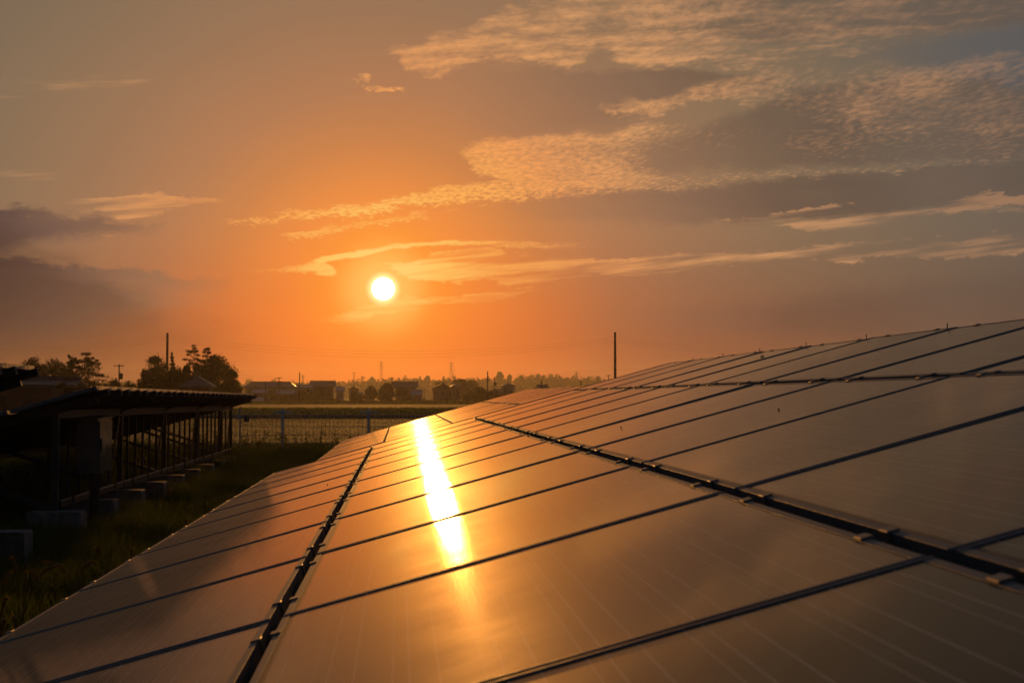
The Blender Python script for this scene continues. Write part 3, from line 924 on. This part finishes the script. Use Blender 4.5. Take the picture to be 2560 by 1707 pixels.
LD = 215
pole(418.6, 833, LD, 'tall bare concrete pole rising from the left tree clump', .17, steps=True, group='tall line poles')
pole(1537.6, 831, LD, 'tall bare concrete pole standing behind the right panels', .17, steps=True, group='tall line poles')
xa, xb = at(418.6, 833, LD), at(1537.6, 831, LD)
span = xb.x - xa.x
pl = thing('power_line', (xa.x, xa.y - .33, 0), 'thin overhead wires sagging between the two tall poles and onward both sides', 'wires')
for i, dz in enumerate((.35, .7, 1.05, 4.55, 4.9)):
    wm = MB()
    for s in (-1, 0, 1):
        x0 = s * span
        pts = []
        for q in range(25):
            f = q / 24
            sag = 2.1 * (1 + .04 * i) * 4 * f * (1 - f)
            pts.append((x0 + span * f, 0, xa.z - dz - sag))
        wm.tube(pts, .006, 5)
    wm.build('wire', M['wire'], pl)

pole(298, 911, 230, 'thin pole with crossarm left of the tree clump', .10, 1, True)
pole(749, 931, 330, 'bare village pole in front of the bright tin roof', .11)
pole(697.5, 943, 400, 'village pole with transformer behind the big farmhouse roof', .12, 1, True)
pole(664, 953, 400, 'short village pole in front of the farmhouse porch', .11)
pole(980, 943, 430, 'village pole with transformer at the left end of the two storey house', .12, 1, True)
pole(1062, 967, 430, 'short thin post between annex and broad gable', .08)
pole(1219, 928, 300, 'tall bare village pole left of the crossarm pole', .11)
pole(1236, 943, 400, 'village pole with crossarm and transformer right of the bare one', .12, 1, True)
pole(1353, 951, 330, 'dark pole stub above the panels left of the tall right pole', .14)
pole(1452, 951, 340, 'short dark post just above the panel edge', .12)
pole(1521, 937, 420, 'thin post close to the left of the tall right pole', .12, 1)

# television antenna mast beside the clump
p = at(372, 898, 200)
t = thing('antenna_mast', (p.x, p.y, 0), 'thin aerial mast with cross rods above the left edge of the clump', 'antenna')
MB().tube([(0, 0, 0), (0, 0, p.z)], .035, 6).build('mast', M['galv_dark'], t)
MB().tube([(-.55, 0, p.z - .15), (.5, 0, p.z - .15)], .022, 5).build('boom', M['galv_dark'], t)
for i in range(6):
    x_ = -.5 + i * .19
    MB().tube([(x_, -.1, p.z - .5 + .03 * i), (x_, .1, p.z + .1 - .03 * i)], .014, 4).build('rod', M['galv_dark'], t)
MB().tube([(-.45, 0, p.z - .9), (.45, 0, p.z - .9)], .02, 5).build('boom', M['galv_dark'], t)


def pylon(x, top, dist, wpx, label, arms=3):
    pb = at(x, 955, dist)
    base = hill_h(pb.x) * .9
    H = at(x, top, dist).z - base
    t = thing('lattice_pylon', (pb.x, dist, base), label, 'pylon', 'pylons on the far ridge')
    W = wpx / FPX * dist / 2
    r = .12
    leg = lambda f: W * (1 - f) ** 1.3 + .35
    for sx in (-1, 1):
        for sy in (-1, 1):
            MB().tube([(sx * leg(f), sy * leg(f), H * f) for f in (0, .25, .5, .75, 1)], r, 4).build('leg', M['steel'], t)
    lat = MB(); n = 9
    for i in range(n):
        f0, f1 = i / n, (i + 1) / n
        for sy in (-1, 1):
            lat.tube([(-leg(f0), sy * leg(f0), H * f0), (leg(f1), sy * leg(f1), H * f1)], r * .6, 4)
            lat.tube([(leg(f0), sy * leg(f0), H * f0), (-leg(f1), sy * leg(f1), H * f1)], r * .6, 4)
        for sx in (-1, 1):
            lat.tube([(sx * leg(f0), -leg(f0), H * f0), (sx * leg(f1), leg(f1), H * f1)], r * .6, 4)
    lat.build('lattice', M['steel'], t)
    for i in range(arms):
        z = H * (.97 - .11 * i)
        MB().tube([(-2.6 - .3 * i, 0, z), (0, 0, z + .5), (2.6 + .3 * i, 0, z)], .13, 4).build('crossarm', M['steel'], t)
    return t


pylon(953, 904, 1520, 9, 'faint lattice pylon below and left of the tall one, nearest the sun', 3)
pylon(1128, 906, 1500, 12, 'tall lattice pylon on the ridge above the gabled houses', 5)
pylon(885, 931, 1480, 8, 'small thin lattice mast above the narrow gabled house', 1)
pylon(757, 938, 1520, 7, 'tiny lattice pylon just right of the bare village pole', 2)
pylon(1441, 929, 1520, 8, 'small lattice pylon on the ridge left of the tall right pole', 3)

# ------------------------------------------------------------------ solar arrays
TILT, SHEAR, W_ = 0.26991, -0.04, 1.27714
LP, WP = 0.968, W_ - .017            # panel size up the slope / along the row
ct, st = math.cos(TILT), math.sin(TILT)
FH = .040


def sh(v): return SHEAR * v


def panel_meshes():
    f = MB()
    prof = [(0, -FH), (0, .0006), (.0010, .0022), (.0034, .0031), (.0076, .0031), (.0100, .0022), (.0110, .0006), (.0110, -FH)]
    for base in (0.0, WP - .011):
        f.loft([(p_ + base, q_) for p_, q_ in reversed(prof)], 0, LP, lambda p_, q_, s_: (s_, p_ + sh(s_), q_))
    for v0 in (0.0, LP - .016):
        pr = [(v0, -FH), (v0 + .016, -FH), (v0 + .016, .0010), (v0 + .0156, .0014), (v0 + .0004, .0014), (v0, .0010)]
        f.loft(pr, .0112, WP - .0112, lambda p_, q_, s_: (p_, s_ + sh(p_), q_))
    frame = f.mesh('solar_panel', M['frame'])
    gl = MB()
    a, b, c, d = .0162, LP - .0162, .0112, WP - .0112
    P = [(a, c), (b, c), (b, d), (a, d)]
    gl.v = [(x, y + sh(x), -.006) for x, y in P] + [(x, y + sh(x), 0) for x, y in P]
    gl.f = [(3, 2, 1, 0), (4, 5, 6, 7), (0, 1, 5, 4), (1, 2, 6, 5), (2, 3, 7, 6), (3, 0, 4, 7)]
    glass = gl.mesh('glass', M['glass'])
    lo_ = MB()
    lo_.loft([(-.0065, -.05), (-.0015, -.05), (-.0015, .0019), (.0130, .0019), (.0145, .0030), (.0130, .0052), (-.0050, .0052), (-.0065, .0040)], -.018, .018, lambda p_, q_, s_: (p_, s_, q_))
    clamp_lo = lo_.mesh('clamp', M['alu'])
    up_ = MB()
    up_.v = [(-x, -y, z) for x, y, z in lo_.v]; up_.f = lo_.f
    clamp_up = up_.mesh('clamp', M['alu'])
    return frame, glass, clamp_lo, clamp_up


PF, PG, CLO, CUP = panel_meshes()
ROT = Matrix(((ct, 0, -st), (0, 1, 0), (st, 0, ct)))        # local x: up the slope, y: along the row, z: normal


def place_panel(parent, origin, tilt_j=0.0, pitch_j=0.0, clamps='all'):
    """origin: world position of the panel's lower near corner"""
    o = bpy.data.objects.new('solar_panel', PF)
    C.objects.link(o)
    o.parent = parent
    rot = ROT @ Matrix.Rotation(tilt_j, 3, 'Y') @ Matrix.Rotation(pitch_j, 3, 'X')
    o.matrix_basis = Matrix.Translation(Vector(origin) - parent.location) @ rot.to_4x4()
    gl = bpy.data.objects.new('glass', PG); C.objects.link(gl); gl.parent = o
    if clamps:
        for u in (.205, .81):
            for me, v in ((CLO, 0.0), (CUP, LP)):
                if clamps == 'up' and v == 0: continue
                c = bpy.data.objects.new('clamp', me); C.objects.link(c); c.parent = o
                c.location = (v, u * WP + sh(v), 0)
    return o


def make_array(name, label, x0, z0fn, y0, cols, near_cols=0, clamps='all', jit=1.0, top_clamps_only=False):
    """x0: ground-plan position of the lower edge, z0fn(y): its height, y0: start of the first column"""
    arr = thing(name, (x0, y0, 0), label, 'solar array', 'blocks of tilted solar panels')
    offs = [random.choice((-.0045, 0, .0045)) for _ in range(cols)]
    for c in range(cols):
        ys = y0 + c * W_ + .0085 + offs[c]
        z0 = z0fn(ys + W_ / 2)
        for tier in range(4):
            v = tier * 1.0 + .016
            pj = rng.normal() * .0010 * jit
            tj = rng.normal() * .0012 * jit
            dz = 0.0
            if c < near_cols:                 # the nearest columns lean back a touch
                pj += .0035
                dz = -.0035 * (near_cols - c) * W_
            cl = clamps
            if top_clamps_only: cl = 'up' if tier == 3 else None
            place_panel(arr, (x0 + v * ct - dz * st, ys + sh(v), z0 + v * st + dz * ct), tj, pj, cl)
    return arr


def plane(x0, z0, v, dn=0.0):
    """cross-section point on the panel plane at distance v up the slope, dn below it"""
    return x0 + v * ct + dn * st, z0 + v * st - dn * ct


def rails(arr, x0, z0fn, y0, cols):
    me = MB()
    me.box(-.05, 4.06, -.022, .022, -.065, 0)
    me.box(-.05, 4.06, -.040, .040, -.072, -.065)
    me = me.mesh('rail', M['galv_dark'])
    for c in range(cols):
        for u in (.205, .81):
            y = y0 + c * W_ + u * W_
            z0 = z0fn(y)
            o = bpy.data.objects.new('rail', me); C.objects.link(o); o.parent = arr
            xx, zz = plane(x0, z0, 0, FH + .003)
            shm = Matrix.Rotation(math.atan(SHEAR), 3, 'Z')
            o.matrix_basis = Matrix.Translation(Vector((xx, y, zz)) - arr.location) @ (ROT @ shm).to_4x4()


def support(arr, x0, z0fn, y0, y1, posts, detail=True, foot=None):
    """beams, legs and footings; detail adds the rear lattice of the left row"""
    L = arr.location
    for v in (.62, 3.43):
        for a, b in zip(posts[:-1], posts[1:]):
            za, zb = z0fn(a), z0fn(b)
            xa_, za_ = plane(x0, za, v, FH + .075 + .055)
            xb_, zb_ = plane(x0, zb, v, FH + .075 + .055)
            bm = MB()
            for dz in (.036, -.036):
                bm.bar(Vector((xa_, a + .05, za_ + dz)) - L, Vector((xb_, b - .05, zb_ + dz)) - L, .045, .020)
            bm.bar(Vector((xa_ - .012, a + .05, za_)) - L, Vector((xb_ - .012, b - .05, zb_)) - L, .02, .05)
            bm.build('beam', M['galv_dark'], arr)
    for y in posts:
        for v in (.62, 3.43):
            xp, zp = plane(x0, z0fn(y), v, FH + .08)
            MB().bar(Vector((xp, y, .25)) - L, Vector((xp, y, zp)) - L, .07, .07, (0, 1, 0)).build('post', M['galv_dark'], arr)
        xr, zr = plane(x0, z0fn(y), 3.43, FH + .13)
        xf, zf = plane(x0, z0fn(y), 1.6, FH + .09)
        MB().bar(Vector((xr - .04, y, .36)) - L, Vector((xf, y, zf)) - L, .05, .05, (0, 1, 0)).build('brace', M['galv_dark'], arr)
        xl, zl = plane(x0, z0fn(y), .1, FH + .10)
        xh, zh = plane(x0, z0fn(y), 3.9, FH + .10)
        MB().bar(Vector((xl, y, zl)) - L, Vector((xh, y, zh)) - L, .05, .05, (0, 1, 0)).build('rafter', M['galv_dark'], arr)
    for y in foot or posts:
        for v in (.62, 3.43):
            xp, _ = plane(x0, z0fn(y), v)
            f = MB()
            f.loft([(-.30, -.1), (.30, -.1), (.295, .33), (.28, .345), (-.28, .345), (-.295, .33)], -.17, .17, lambda p_, q_, s_: (xp + p_ - L.x + (.08 if v > 3 else 0), y + s_ - L.y, q_))
            f.build('footing', M['concrete'], arr)
    if detail:
        xr, _ = plane(x0, z0fn(y0), 3.43)
        xr += .02
        # bottom rail in lengths, with a paler tube added on top as its glint
        for a, b in zip(posts[:-1], posts[1:]):
            r = MB()
            r.bar(Vector((xr + .045, a + .04, .405)) - L, Vector((xr + .045, b - .04, .405)) - L, .05, .06)
            ra = r.build('bottom_rail', M['galv_dark'], arr)
            MB().tube([Vector((xr + .062, a + .04, .446)) - L, Vector((xr + .062, b - .04, .446)) - L], .012, 8).build('glint_lip', M['alu'], ra)
            for q in range(3):
                yy = a + (b - a) * (q + .5) / 3
                MB().box(xr + .068 - L.x, xr + .088 - L.x, yy - .03 - L.y, yy + .03 - L.y, .385, .47).build('splice', M['galv_dark'], arr)
        y = y0 + .35
        while y < y1 - .1:
            if min(abs(y - q) for q in posts) > .1:
                _, zt = plane(x0, z0fn(y), 3.43, FH + .18)
                MB().bar(Vector((xr - .02, y, .43)) - L, Vector((xr - .02, y, zt)) - L, .032, .028, (0, 1, 0)).build('strut', M['galv_dark'], arr)
            y += W_ / 2
        for y in posts[1:]:
            _, zt = plane(x0, z0fn(y), 3.43, FH + .20)
            MB().bar(Vector((xr + .035, y - .95, .45)) - L, Vector((xr + .035, y - .22, zt)) - L, .026, .026, (1, 0, 0)).build('diagonal_tie', M['galv'], arr)


# foreground block
XA, YA = -1.2235, 2.0232 - W_
ZA = lambda y: CAMH - .7349
arrA = make_array('solar_array', 'near block of dark solar panels filling the foreground with the sun glinting on it', XA, ZA, YA, 11, near_cols=2)
rails(arrA, XA, ZA, YA, 11)
support(arrA, XA, ZA, YA, YA + 11 * W_, [YA + .3 + i * 3.35 for i in range(5)], detail=False)
# tie pins along its upper edge
for c in range(11):
    y = YA + c * W_ + .13 * W_
    xt, zt = plane(XA, ZA(y), 4.0, -.004)
    MB().tube([(xt - XA - .004, y - YA + sh(4), zt - .03), (xt - XA - .004, y - YA + sh(4), zt + .020)], .0025, 6).build('tie_pin', M['duct'], arrA)

# second block of the same row, a step lower
XB, YB = -1.19, 15.36
ZB = lambda y: CAMH - .905
arrB = make_array('solar_array', 'farther lower block of the same panel row, behind the foreground block', XB, ZB, YB, 13, clamps='all', jit=1.6)
rails(arrB, XB, ZB, YB, 13)
support(arrB, XB, ZB, YB, YB + 13 * W_, [YB + .3 + i * 4.0 for i in range(5)], detail=False)

# the row to the left, seen from its high rear side
ZTOP = lambda y: CAMH + .17 - .0028 * y
XL = -3.30 - 4 * ct
ZL = lambda y: ZTOP(y) - 4 * st
YL = 17.07
arrL = make_array('solar_array', 'left panel row seen from its dark high rear side, on posts and concrete footings', XL, ZL, YL, 14, top_clamps_only=True)
rails(arrL, XL, ZL, YL, 14)
support(arrL, XL, ZL, YL, YL + 14 * W_, [YL + .18 + i * 3.9 for i in range(5)] + [YL + 14 * W_ - .2], True, [YL + .05 + i * 1.95 for i in range(10)])
YN = 14.25 - 4 * W_
ZN = lambda y: CAMH + .285 - 4 * st
arrN = make_array('solar_array', 'end of a higher panel block cut off by the left picture edge', XL, ZN, YN, 4, top_clamps_only=True)
rails(arrN, XL, ZN, YN, 4)
support(arrN, XL, ZN, YN, YN + 4 * W_, [YN + .3, YN + 4 * W_ - .45], True, [YN + .3 + i * 1.95 for i in range(3)] + [14.62])

# unseen row added beyond it, kept low, to darken the left row's underside
XF = -9.4 - 4 * ct
ZF = lambda y: 1.10 - 4 * st
arrF = make_array('solar_array', 'added lower panel row behind the left row, blocking light between its posts', XF, ZF, 14.0, 22, clamps=None)
rails(arrF, XF, ZF, 14.0, 22)
support(arrF, XF, ZF, 14.0, 14.0 + 22 * W_, [14.3 + i * 3.9 for i in range(8)], False)

# equipment cabinet on the rear of the left row
xc = -3.50
t = thing('equipment_cabinet', (xc, 18.0, 0), 'grey equipment cabinet on the rear of the left panel row', 'cabinet')
zt, zb = CAMH - .25, CAMH - .885
body = MB()
body.loft([(-.22, zb), (0, zb), (0, zt), (-.22, zt - .0)], 0, .80, lambda p_, q_, s_: (p_, s_, q_)).build('body', M['cabinet'], t)
MB().loft([(-.24, zt + .002), (.03, zt + .002), (.03, zt + .014), (-.10, zt + .035), (-.24, zt + .014)], -.02, .82, lambda p_, q_, s_: (p_, s_, q_)).build('rain_hood', M['cabinet'], t)
dr = MB().loft([(.002, zb + .03), (.018, zb + .03), (.018, zt - .03), (.002, zt - .03)], .03, .77, lambda p_, q_, s_: (p_, s_, q_)).build('door', M['cabinet'], t)
MB().box(.019, .034, .06, .10, zb + .25, zb + .40).build('handle', M['galv_dark'], dr)
for q in (zb + .1, zt - .12):
    MB().tube([(.012, .785, q - .03), (.012, .785, q + .03)], .012, 6).build('hinge', M['galv_dark'], t)
MB().tube([(-.11, .38, -.02), (-.11, .38, zb)], .055, 10).build('conduit', M['duct'], t)
for q in range(14):
    MB().tube([(-.11, .38, .05 + q * .045), (-.11, .38, .07 + q * .045)], .062, 10).build('rib', M['duct'], t)
for s_ in (.1, .7):
    MB().box(-.26, -.2205, s_ - .03, s_ + .03, zb + .05, zt - .05).build('bracket', M['galv'], t)

# ------------------------------------------------------------------ fence
FY = 37.3
t = thing('wire_fence', (0, FY, 0), 'pale wire mesh fence crossing behind the panel rows', 'fence')
px0 = at(706.7, 1024, FY).x
PITCH_F = at(921.5, 1024, FY).x - px0
FT = at(706.7, 1026, FY).z
posts_x = [px0 + i * PITCH_F for i in range(-5, 7)]
for x in posts_x:
    po = MB().tube([(x, 0, -.2), (x, 0, FT + .03)], .030, 10).build('post', M['fence_post'], t)
    MB().tube([(x, 0, FT + .03), (x, 0, FT + .055)], [.033, .02], 10).build('cap', M['fence_post'], po)
    MB().box(x - .22, x + .22, -.045, -.030, FT - .065, FT - .015).build('bracket', M['fence_post'], po)
for x in posts_x[:-1]:
    wv = MB()
    nb = round(PITCH_F / .10)
    for q in range(nb):
        xx = x + .05 + q * (PITCH_F - .1) / (nb - 1)
        wv.tube([(xx, 0, .06), (xx, 0, FT - .03), (xx, -.03, FT)], .0042, 4)
    for q, z in enumerate((.08, .28, .48, .68, .88, FT - .12, FT - .03)):
        wv.tube([(x + .03, -.008, z), (x + PITCH_F - .03, -.008, z)], .005, 4)
    wv.build('wire_mesh', M['fence_wire'], t)

# small pale blue valve post behind the fence
p = at(600, 1045, 41)
t = thing('valve_post', (p.x, 41, 0), 'small pale blue valve post behind the fence next to the left row end', 'valve')
MB().tube([(0, 0, -.05), (0, 0, p.z + .02)], .022, 10).build('stem', M['blue'], t)
MB().tube([(0, 0, p.z - .02), (0, 0, p.z + .06)], .085, 10).build('flange', M['blue'], t)
MB().bar((-.06, 0, p.z + .04), (.02, 0, p.z + .30), .035, .05, (0, 1, 0)).build('handle', M['blue'], t)
MB().box(.12, .24, -.08, .08, p.z - .1, p.z + .10).build('housing', M['galv_dark'], t)

# ------------------------------------------------------------------ grass
def blades(n, xr, yr, hfun, wid, dens=None):
    x = xr[0] + (xr[1] - xr[0]) * rng.random(n); y = yr[0] + (yr[1] - yr[0]) * rng.random(n)
    clump = np.sin(x * 2.1 + 1.3 * np.sin(y * .8)) * np.sin(y * 1.7 + x) * .5 + .5
    keep = rng.random(n) < (.45 + .55 * clump)
    x, y, clump = x[keep], y[keep], clump[keep]
    n = len(x)
    h = hfun(x, y) * (.45 + .75 * rng.random(n)) * (.7 + .5 * clump)
    a = rng.random(n) * 2 * np.pi
    bend = h * (.15 + .55 * rng.random(n))
    b = rng.random(n) * 2 * np.pi
    wx, wy = np.cos(a) * wid, np.sin(a) * wid
    z0 = np.full(n, -.02)
    v = np.empty((n, 5, 3), np.float32)
    v[:, 0] = np.stack([x - wx, y - wy, z0], 1); v[:, 1] = np.stack([x + wx, y + wy, z0], 1)
    mx, my = x + np.cos(b) * bend * .35, y + np.sin(b) * bend * .35
    v[:, 2] = np.stack([mx + wx * .8, my + wy * .8, h * .6], 1); v[:, 3] = np.stack([mx - wx * .8, my - wy * .8, h * .6], 1)
    v[:, 4] = np.stack([x + np.cos(b) * bend, y + np.sin(b) * bend, h], 1)
    i = np.arange(n)[:, None] * 5
    f = np.concatenate([i + np.array([[0, 1, 2]]), i + np.array([[0, 2, 3]]), i + np.array([[3, 2, 4]])])
    return v.reshape(-1, 3), f


def merge(parts):
    V, F, o = [], [], 0
    for v, f in parts:
        V.append(v); F.append(f + o); o += len(v)
    return np.concatenate(V), np.concatenate(F)


aisle = merge([blades(60000, (-4.6, -0.9), (7, 20), lambda x, y: .26 + 0 * x, .004),
               blades(60000, (-5.2, -0.6), (20, 37), lambda x, y: .24 + .012 * (y - 20), .006),
               blades(26000, (-7.5, 1.5), (33.5, 37.2), lambda x, y: .42 + 0 * x, .007),
               blades(40000, (-9, 4), (37.5, 52), lambda x, y: .11 + 0 * x, .008),
               blades(50000, (-16, -4.4), (10, 40), lambda x, y: .52 + 0 * x, .012)])
tag(put('aisle_grass', np_mesh('aisle_grass', *aisle, M['grass'])), 'tall unmown green grass between the panel rows', 'grass', kind='stuff')
mead = blades(90000, (-22, 12), (50, 113), lambda x, y: .045 + 0 * x, .010)
tag(put('meadow_grass', np_mesh('meadow_grass', *mead, M['grass'])), 'short grass of the meadow beyond the fence', 'grass', kind='stuff')
padd = blades(60000, (-70, 40), (118, 200), lambda x, y: .32 + 0 * x, .05)
rice = blades(60000, (-110, 90), (332, 437), lambda x, y: .55 + 0 * x, .12)
padd = merge([padd, rice])
tag(put('paddy_grass', np_mesh('paddy_grass', *padd, M['grass'])), 'green crop in the field before the village', 'crop', kind='stuff')


vs = []
for x in np.arange(-75, 75, 1.3):
    for y in (446, 456):
        if rng.random() < .3: continue
        h = .5 + 1.1 * rng.random() ** 2
        vs.append(leaf_quads((x + rng.normal(), y + rng.normal() * 2, h * .5), (1.0, .8, h * .6), 40, .5, .8, .2))
tag(put('garden_shrubs', quads_mesh('garden_shrubs', vs, M['leaf'])), 'low uneven garden growth along the foot of the far houses', 'shrubs', kind='stuff')


def weed(x, y, h, seed):
    """verts/faces of one seeding weed: a bent stem with side sprays"""
    r = np.random.default_rng(seed)
    mb_ = MB()
    a = r.random() * 6.28; ln_ = .18 * h
    top = Vector((x + math.cos(a) * ln_, y + math.sin(a) * ln_, h))
    mid = Vector((x + math.cos(a) * ln_ * .3, y + math.sin(a) * ln_ * .3, h * .6))
    mb_.tube([(x, y, -.02), mid, top], [.005, .004, .002], 4, False)
    for q in range(14):
        f = .55 + .45 * r.random()
        p = mid.lerp(top, (f - .55) / .45)
        d = Vector((r.normal(), r.normal(), r.normal() * .6 + .4)).normalized() * (.05 + .07 * r.random())
        s_ = Vector((r.normal(), r.normal(), r.normal())).normalized() * .012
        mb_.tri(p - s_, p + s_, p + d)
    return mb_


GW = 'seeding weeds at the foot of the fence'
WL = ['seeding weed with pale plume %s' % q for q in (
    'right beside the left row end post', 'left of the first fence post from the left', 'at the foot of the first fence post',
    'just right of the first fence post', 'midway between the two fence posts', 'left of the second fence post',
    'touching the farther panel block edge', 'low in front of the fence by the row end')]
for i, (wx_, wy_) in enumerate(((598, 1085), (668, 1090), (700, 1070), (723, 1078), (792, 1060), (845, 1075), (868, 1085), (640, 1110))):
    d_ = 36.4 - .25 * (i % 3)
    p = at(wx_, wy_, d_)
    o = thing('seeding_weed', (p.x, p.y, 0), WL[i], 'weed', GW)
    weed(0, 0, max(.35, p.z), 30 + i).build('plume', M['weed'], o)
    lf_ = MB()
    for q in range(5):
        a = q * 1.3
        lf_.quad((0, 0, 0), (.01, .01, .1), (math.cos(a) * .12, math.sin(a) * .12, .24), (math.cos(a) * .05, math.sin(a) * .05, .12))
    lf_.build('leaf', M['grass'], o)
wd = MB()
for i in range(260):
    m_ = weed(-7 + 8.5 * rng.random(), 33.5 + 3.4 * rng.random(), .35 + .5 * rng.random(), 500 + i)
    o_ = len(wd.v); wd.v += m_.v; wd.f += [tuple(q + o_ for q in f) for f in m_.f]
tag(wd.build('dry_weeds', M['weed']), 'mass of dry seeding weeds in the grass near the fence', 'weeds', kind='stuff')


def foxtail(x, y, lean, label, hgt=None):
    """x, y: where the tip of the seed head shows in the photo"""
    d_ = FPX * 1.05 / (y - 992)
    p = at(x, y, d_)
    t = thing('foxtail_grass', (p.x - lean * .18, p.y, 0), label, 'grass', 'foxtail grasses in the aisle')
    z = p.z; L_ = lean * .18
    MB().tube([(0, 0, -.02), (L_ * .12, 0, z * .5), (L_ * .42, 0, z * .86)], [.003, .0025, .0018], 5).build('stem', M['weed'], t)
    hd = MB()
    path = [(L_ * .42, 0, z * .86), (L_ * .62, 0, z * .95), (L_ * .82, 0, z * .995), (L_, 0, z)]
    hd.tube(path, [.004, .009, .008, .002], 7)
    for q in range(170):
        f = rng.random() * 2.999; i = int(f)
        a_ = Vector(path[i]).lerp(Vector(path[i + 1]), f - i)
        dirr = (Vector(path[i + 1]) - Vector(path[i])).normalized() * .5 + Vector(rng.normal(size=3)).normalized()
        tip = a_ + dirr.normalized() * (.012 + .012 * rng.random())
        s_ = Vector(rng.normal(size=3)).normalized() * .0010
        hd.tri(a_ - s_, a_ + s_, tip)
    hd.build('seed_head', M['head'], t)
    for q in (-1, 1):
        MB().quad((0, 0, z * .15), (.004, 0, z * .3), (q * .10, .03, z * .55), (q * .05, .01, z * .38)).build('leaf', M['grass'], t)


for x, y, ln_, lb in ((28, 1393, -.3, 'foxtail highest up at the far left edge of the aisle'),
                      (66, 1430, .1, 'upright foxtail below the large left footing'),
                      (82, 1428, -.3, 'foxtail leaning left beside the upright one'),
                      (30, 1428, .4, 'foxtail near the left edge under the highest one'),
                      (110, 1402, -1.4, 'long foxtail arching left, brightest of the arching pair'),
                      (158, 1412, 1.5, 'foxtail arching right, partner of the long arching one'),
                      (20, 1494, .3, 'foxtail at left edge above the lowest cluster'),
                      (31, 1540, -.2, 'upright foxtail of the lowest cluster, right one'),
                      (14, 1548, .2, 'upright foxtail of the lowest cluster, left one'),
                      (240, 1404, 1.0, 'foxtail right of the arching pair, close to the panel edge'),
                      (331, 1371, .1, 'foxtail rising straight just left of the panel edge'),
                      (352, 1312, .5, 'tallest foxtail standing in the middle of the aisle grass'),
                      (457, 1297, -.5, 'pale foxtail touching the panel edge farther up'),
                      (236, 1368, -.4, 'short foxtail in the darkest part of the aisle'),
                      (429, 1222, .2, 'distant foxtail beside the third footing')):
    foxtail(x, y, ln_, lb)

# ------------------------------------------------------------------ small debris on the glass
def on_panel(x0, z0, y, v, dn=-.004):
    xx, zz = plane(x0, z0, v, dn)
    return Vector((xx, y, zz))


def hit_A(x, y):
    """where the sight line through (x, y) meets the foreground panel plane"""
    d = ray(x, y)
    n = Vector((-st, 0, ct)); p0 = Vector((XA, 0, CAMH - .7349))
    s_ = (p0 - Vector((0, 0, CAMH))).dot(n) / d.dot(n)
    return Vector((0, 0, CAMH)) + d * s_


for x, y, sz, lb in ((1947, 1025, .0035, 'dark speck of debris on the upper right panels, left of a faint streak'),
                     (1906, 892, .014, 'curled dry leaf lying on a top tier panel'),
                     (1553, 1070, .0032, 'tiny dark speck on the panel right of the sun glint'),
                     (819, 1212, .003, 'tiny speck on the lowest tier left of the long joint')):
    p = hit_A(x, y)
    mb = MB()
    n = 7
    ring = [(math.cos(q * 6.283 / n) * sz * (.7 + .5 * random.random()), math.sin(q * 6.283 / n) * sz * .5 * (.7 + .5 * random.random()), .002 + .006 * random.random()) for q in range(n)]
    mb.v = ring + [(0, 0, .007)] + [(a_, b_, 0) for a_, b_, _ in ring]
    for q in range(n):
        mb.f += [(q, (q + 1) % n, n), (n + 1 + q, n + 1 + (q + 1) % n, (q + 1) % n, q)]
    o = tag(mb.build('debris', M['dry_leaf']), lb, 'debris', 'bits of debris on the panels')
    o.matrix_basis = Matrix.Translation(p + Vector((-st, 0, ct)) * .0005) @ ROT.to_4x4()

# ------------------------------------------------------------------ haze
hz = MB().box(-1090, 1090, -110, 2010, -1.5, 40).build('haze', None)
tag(hz, 'thin warm evening haze over the plain', 'haze', kind='stuff')
hm = bpy.data.materials.new('evening_haze')
hm.use_nodes = True
nt = hm.node_tree
nt.nodes.clear()
pv = nt.nodes.new('ShaderNodeVolumePrincipled')
pv.inputs['Color'].default_value = (.93, .90, .86, 1)
pv.inputs['Density'].default_value = .00013
pv.inputs['Anisotropy'].default_value = .65
ot = nt.nodes.new('ShaderNodeOutputMaterial')
nt.links.new(pv.outputs[0], ot.inputs['Volume'])
hz.data.materials.append(hm)
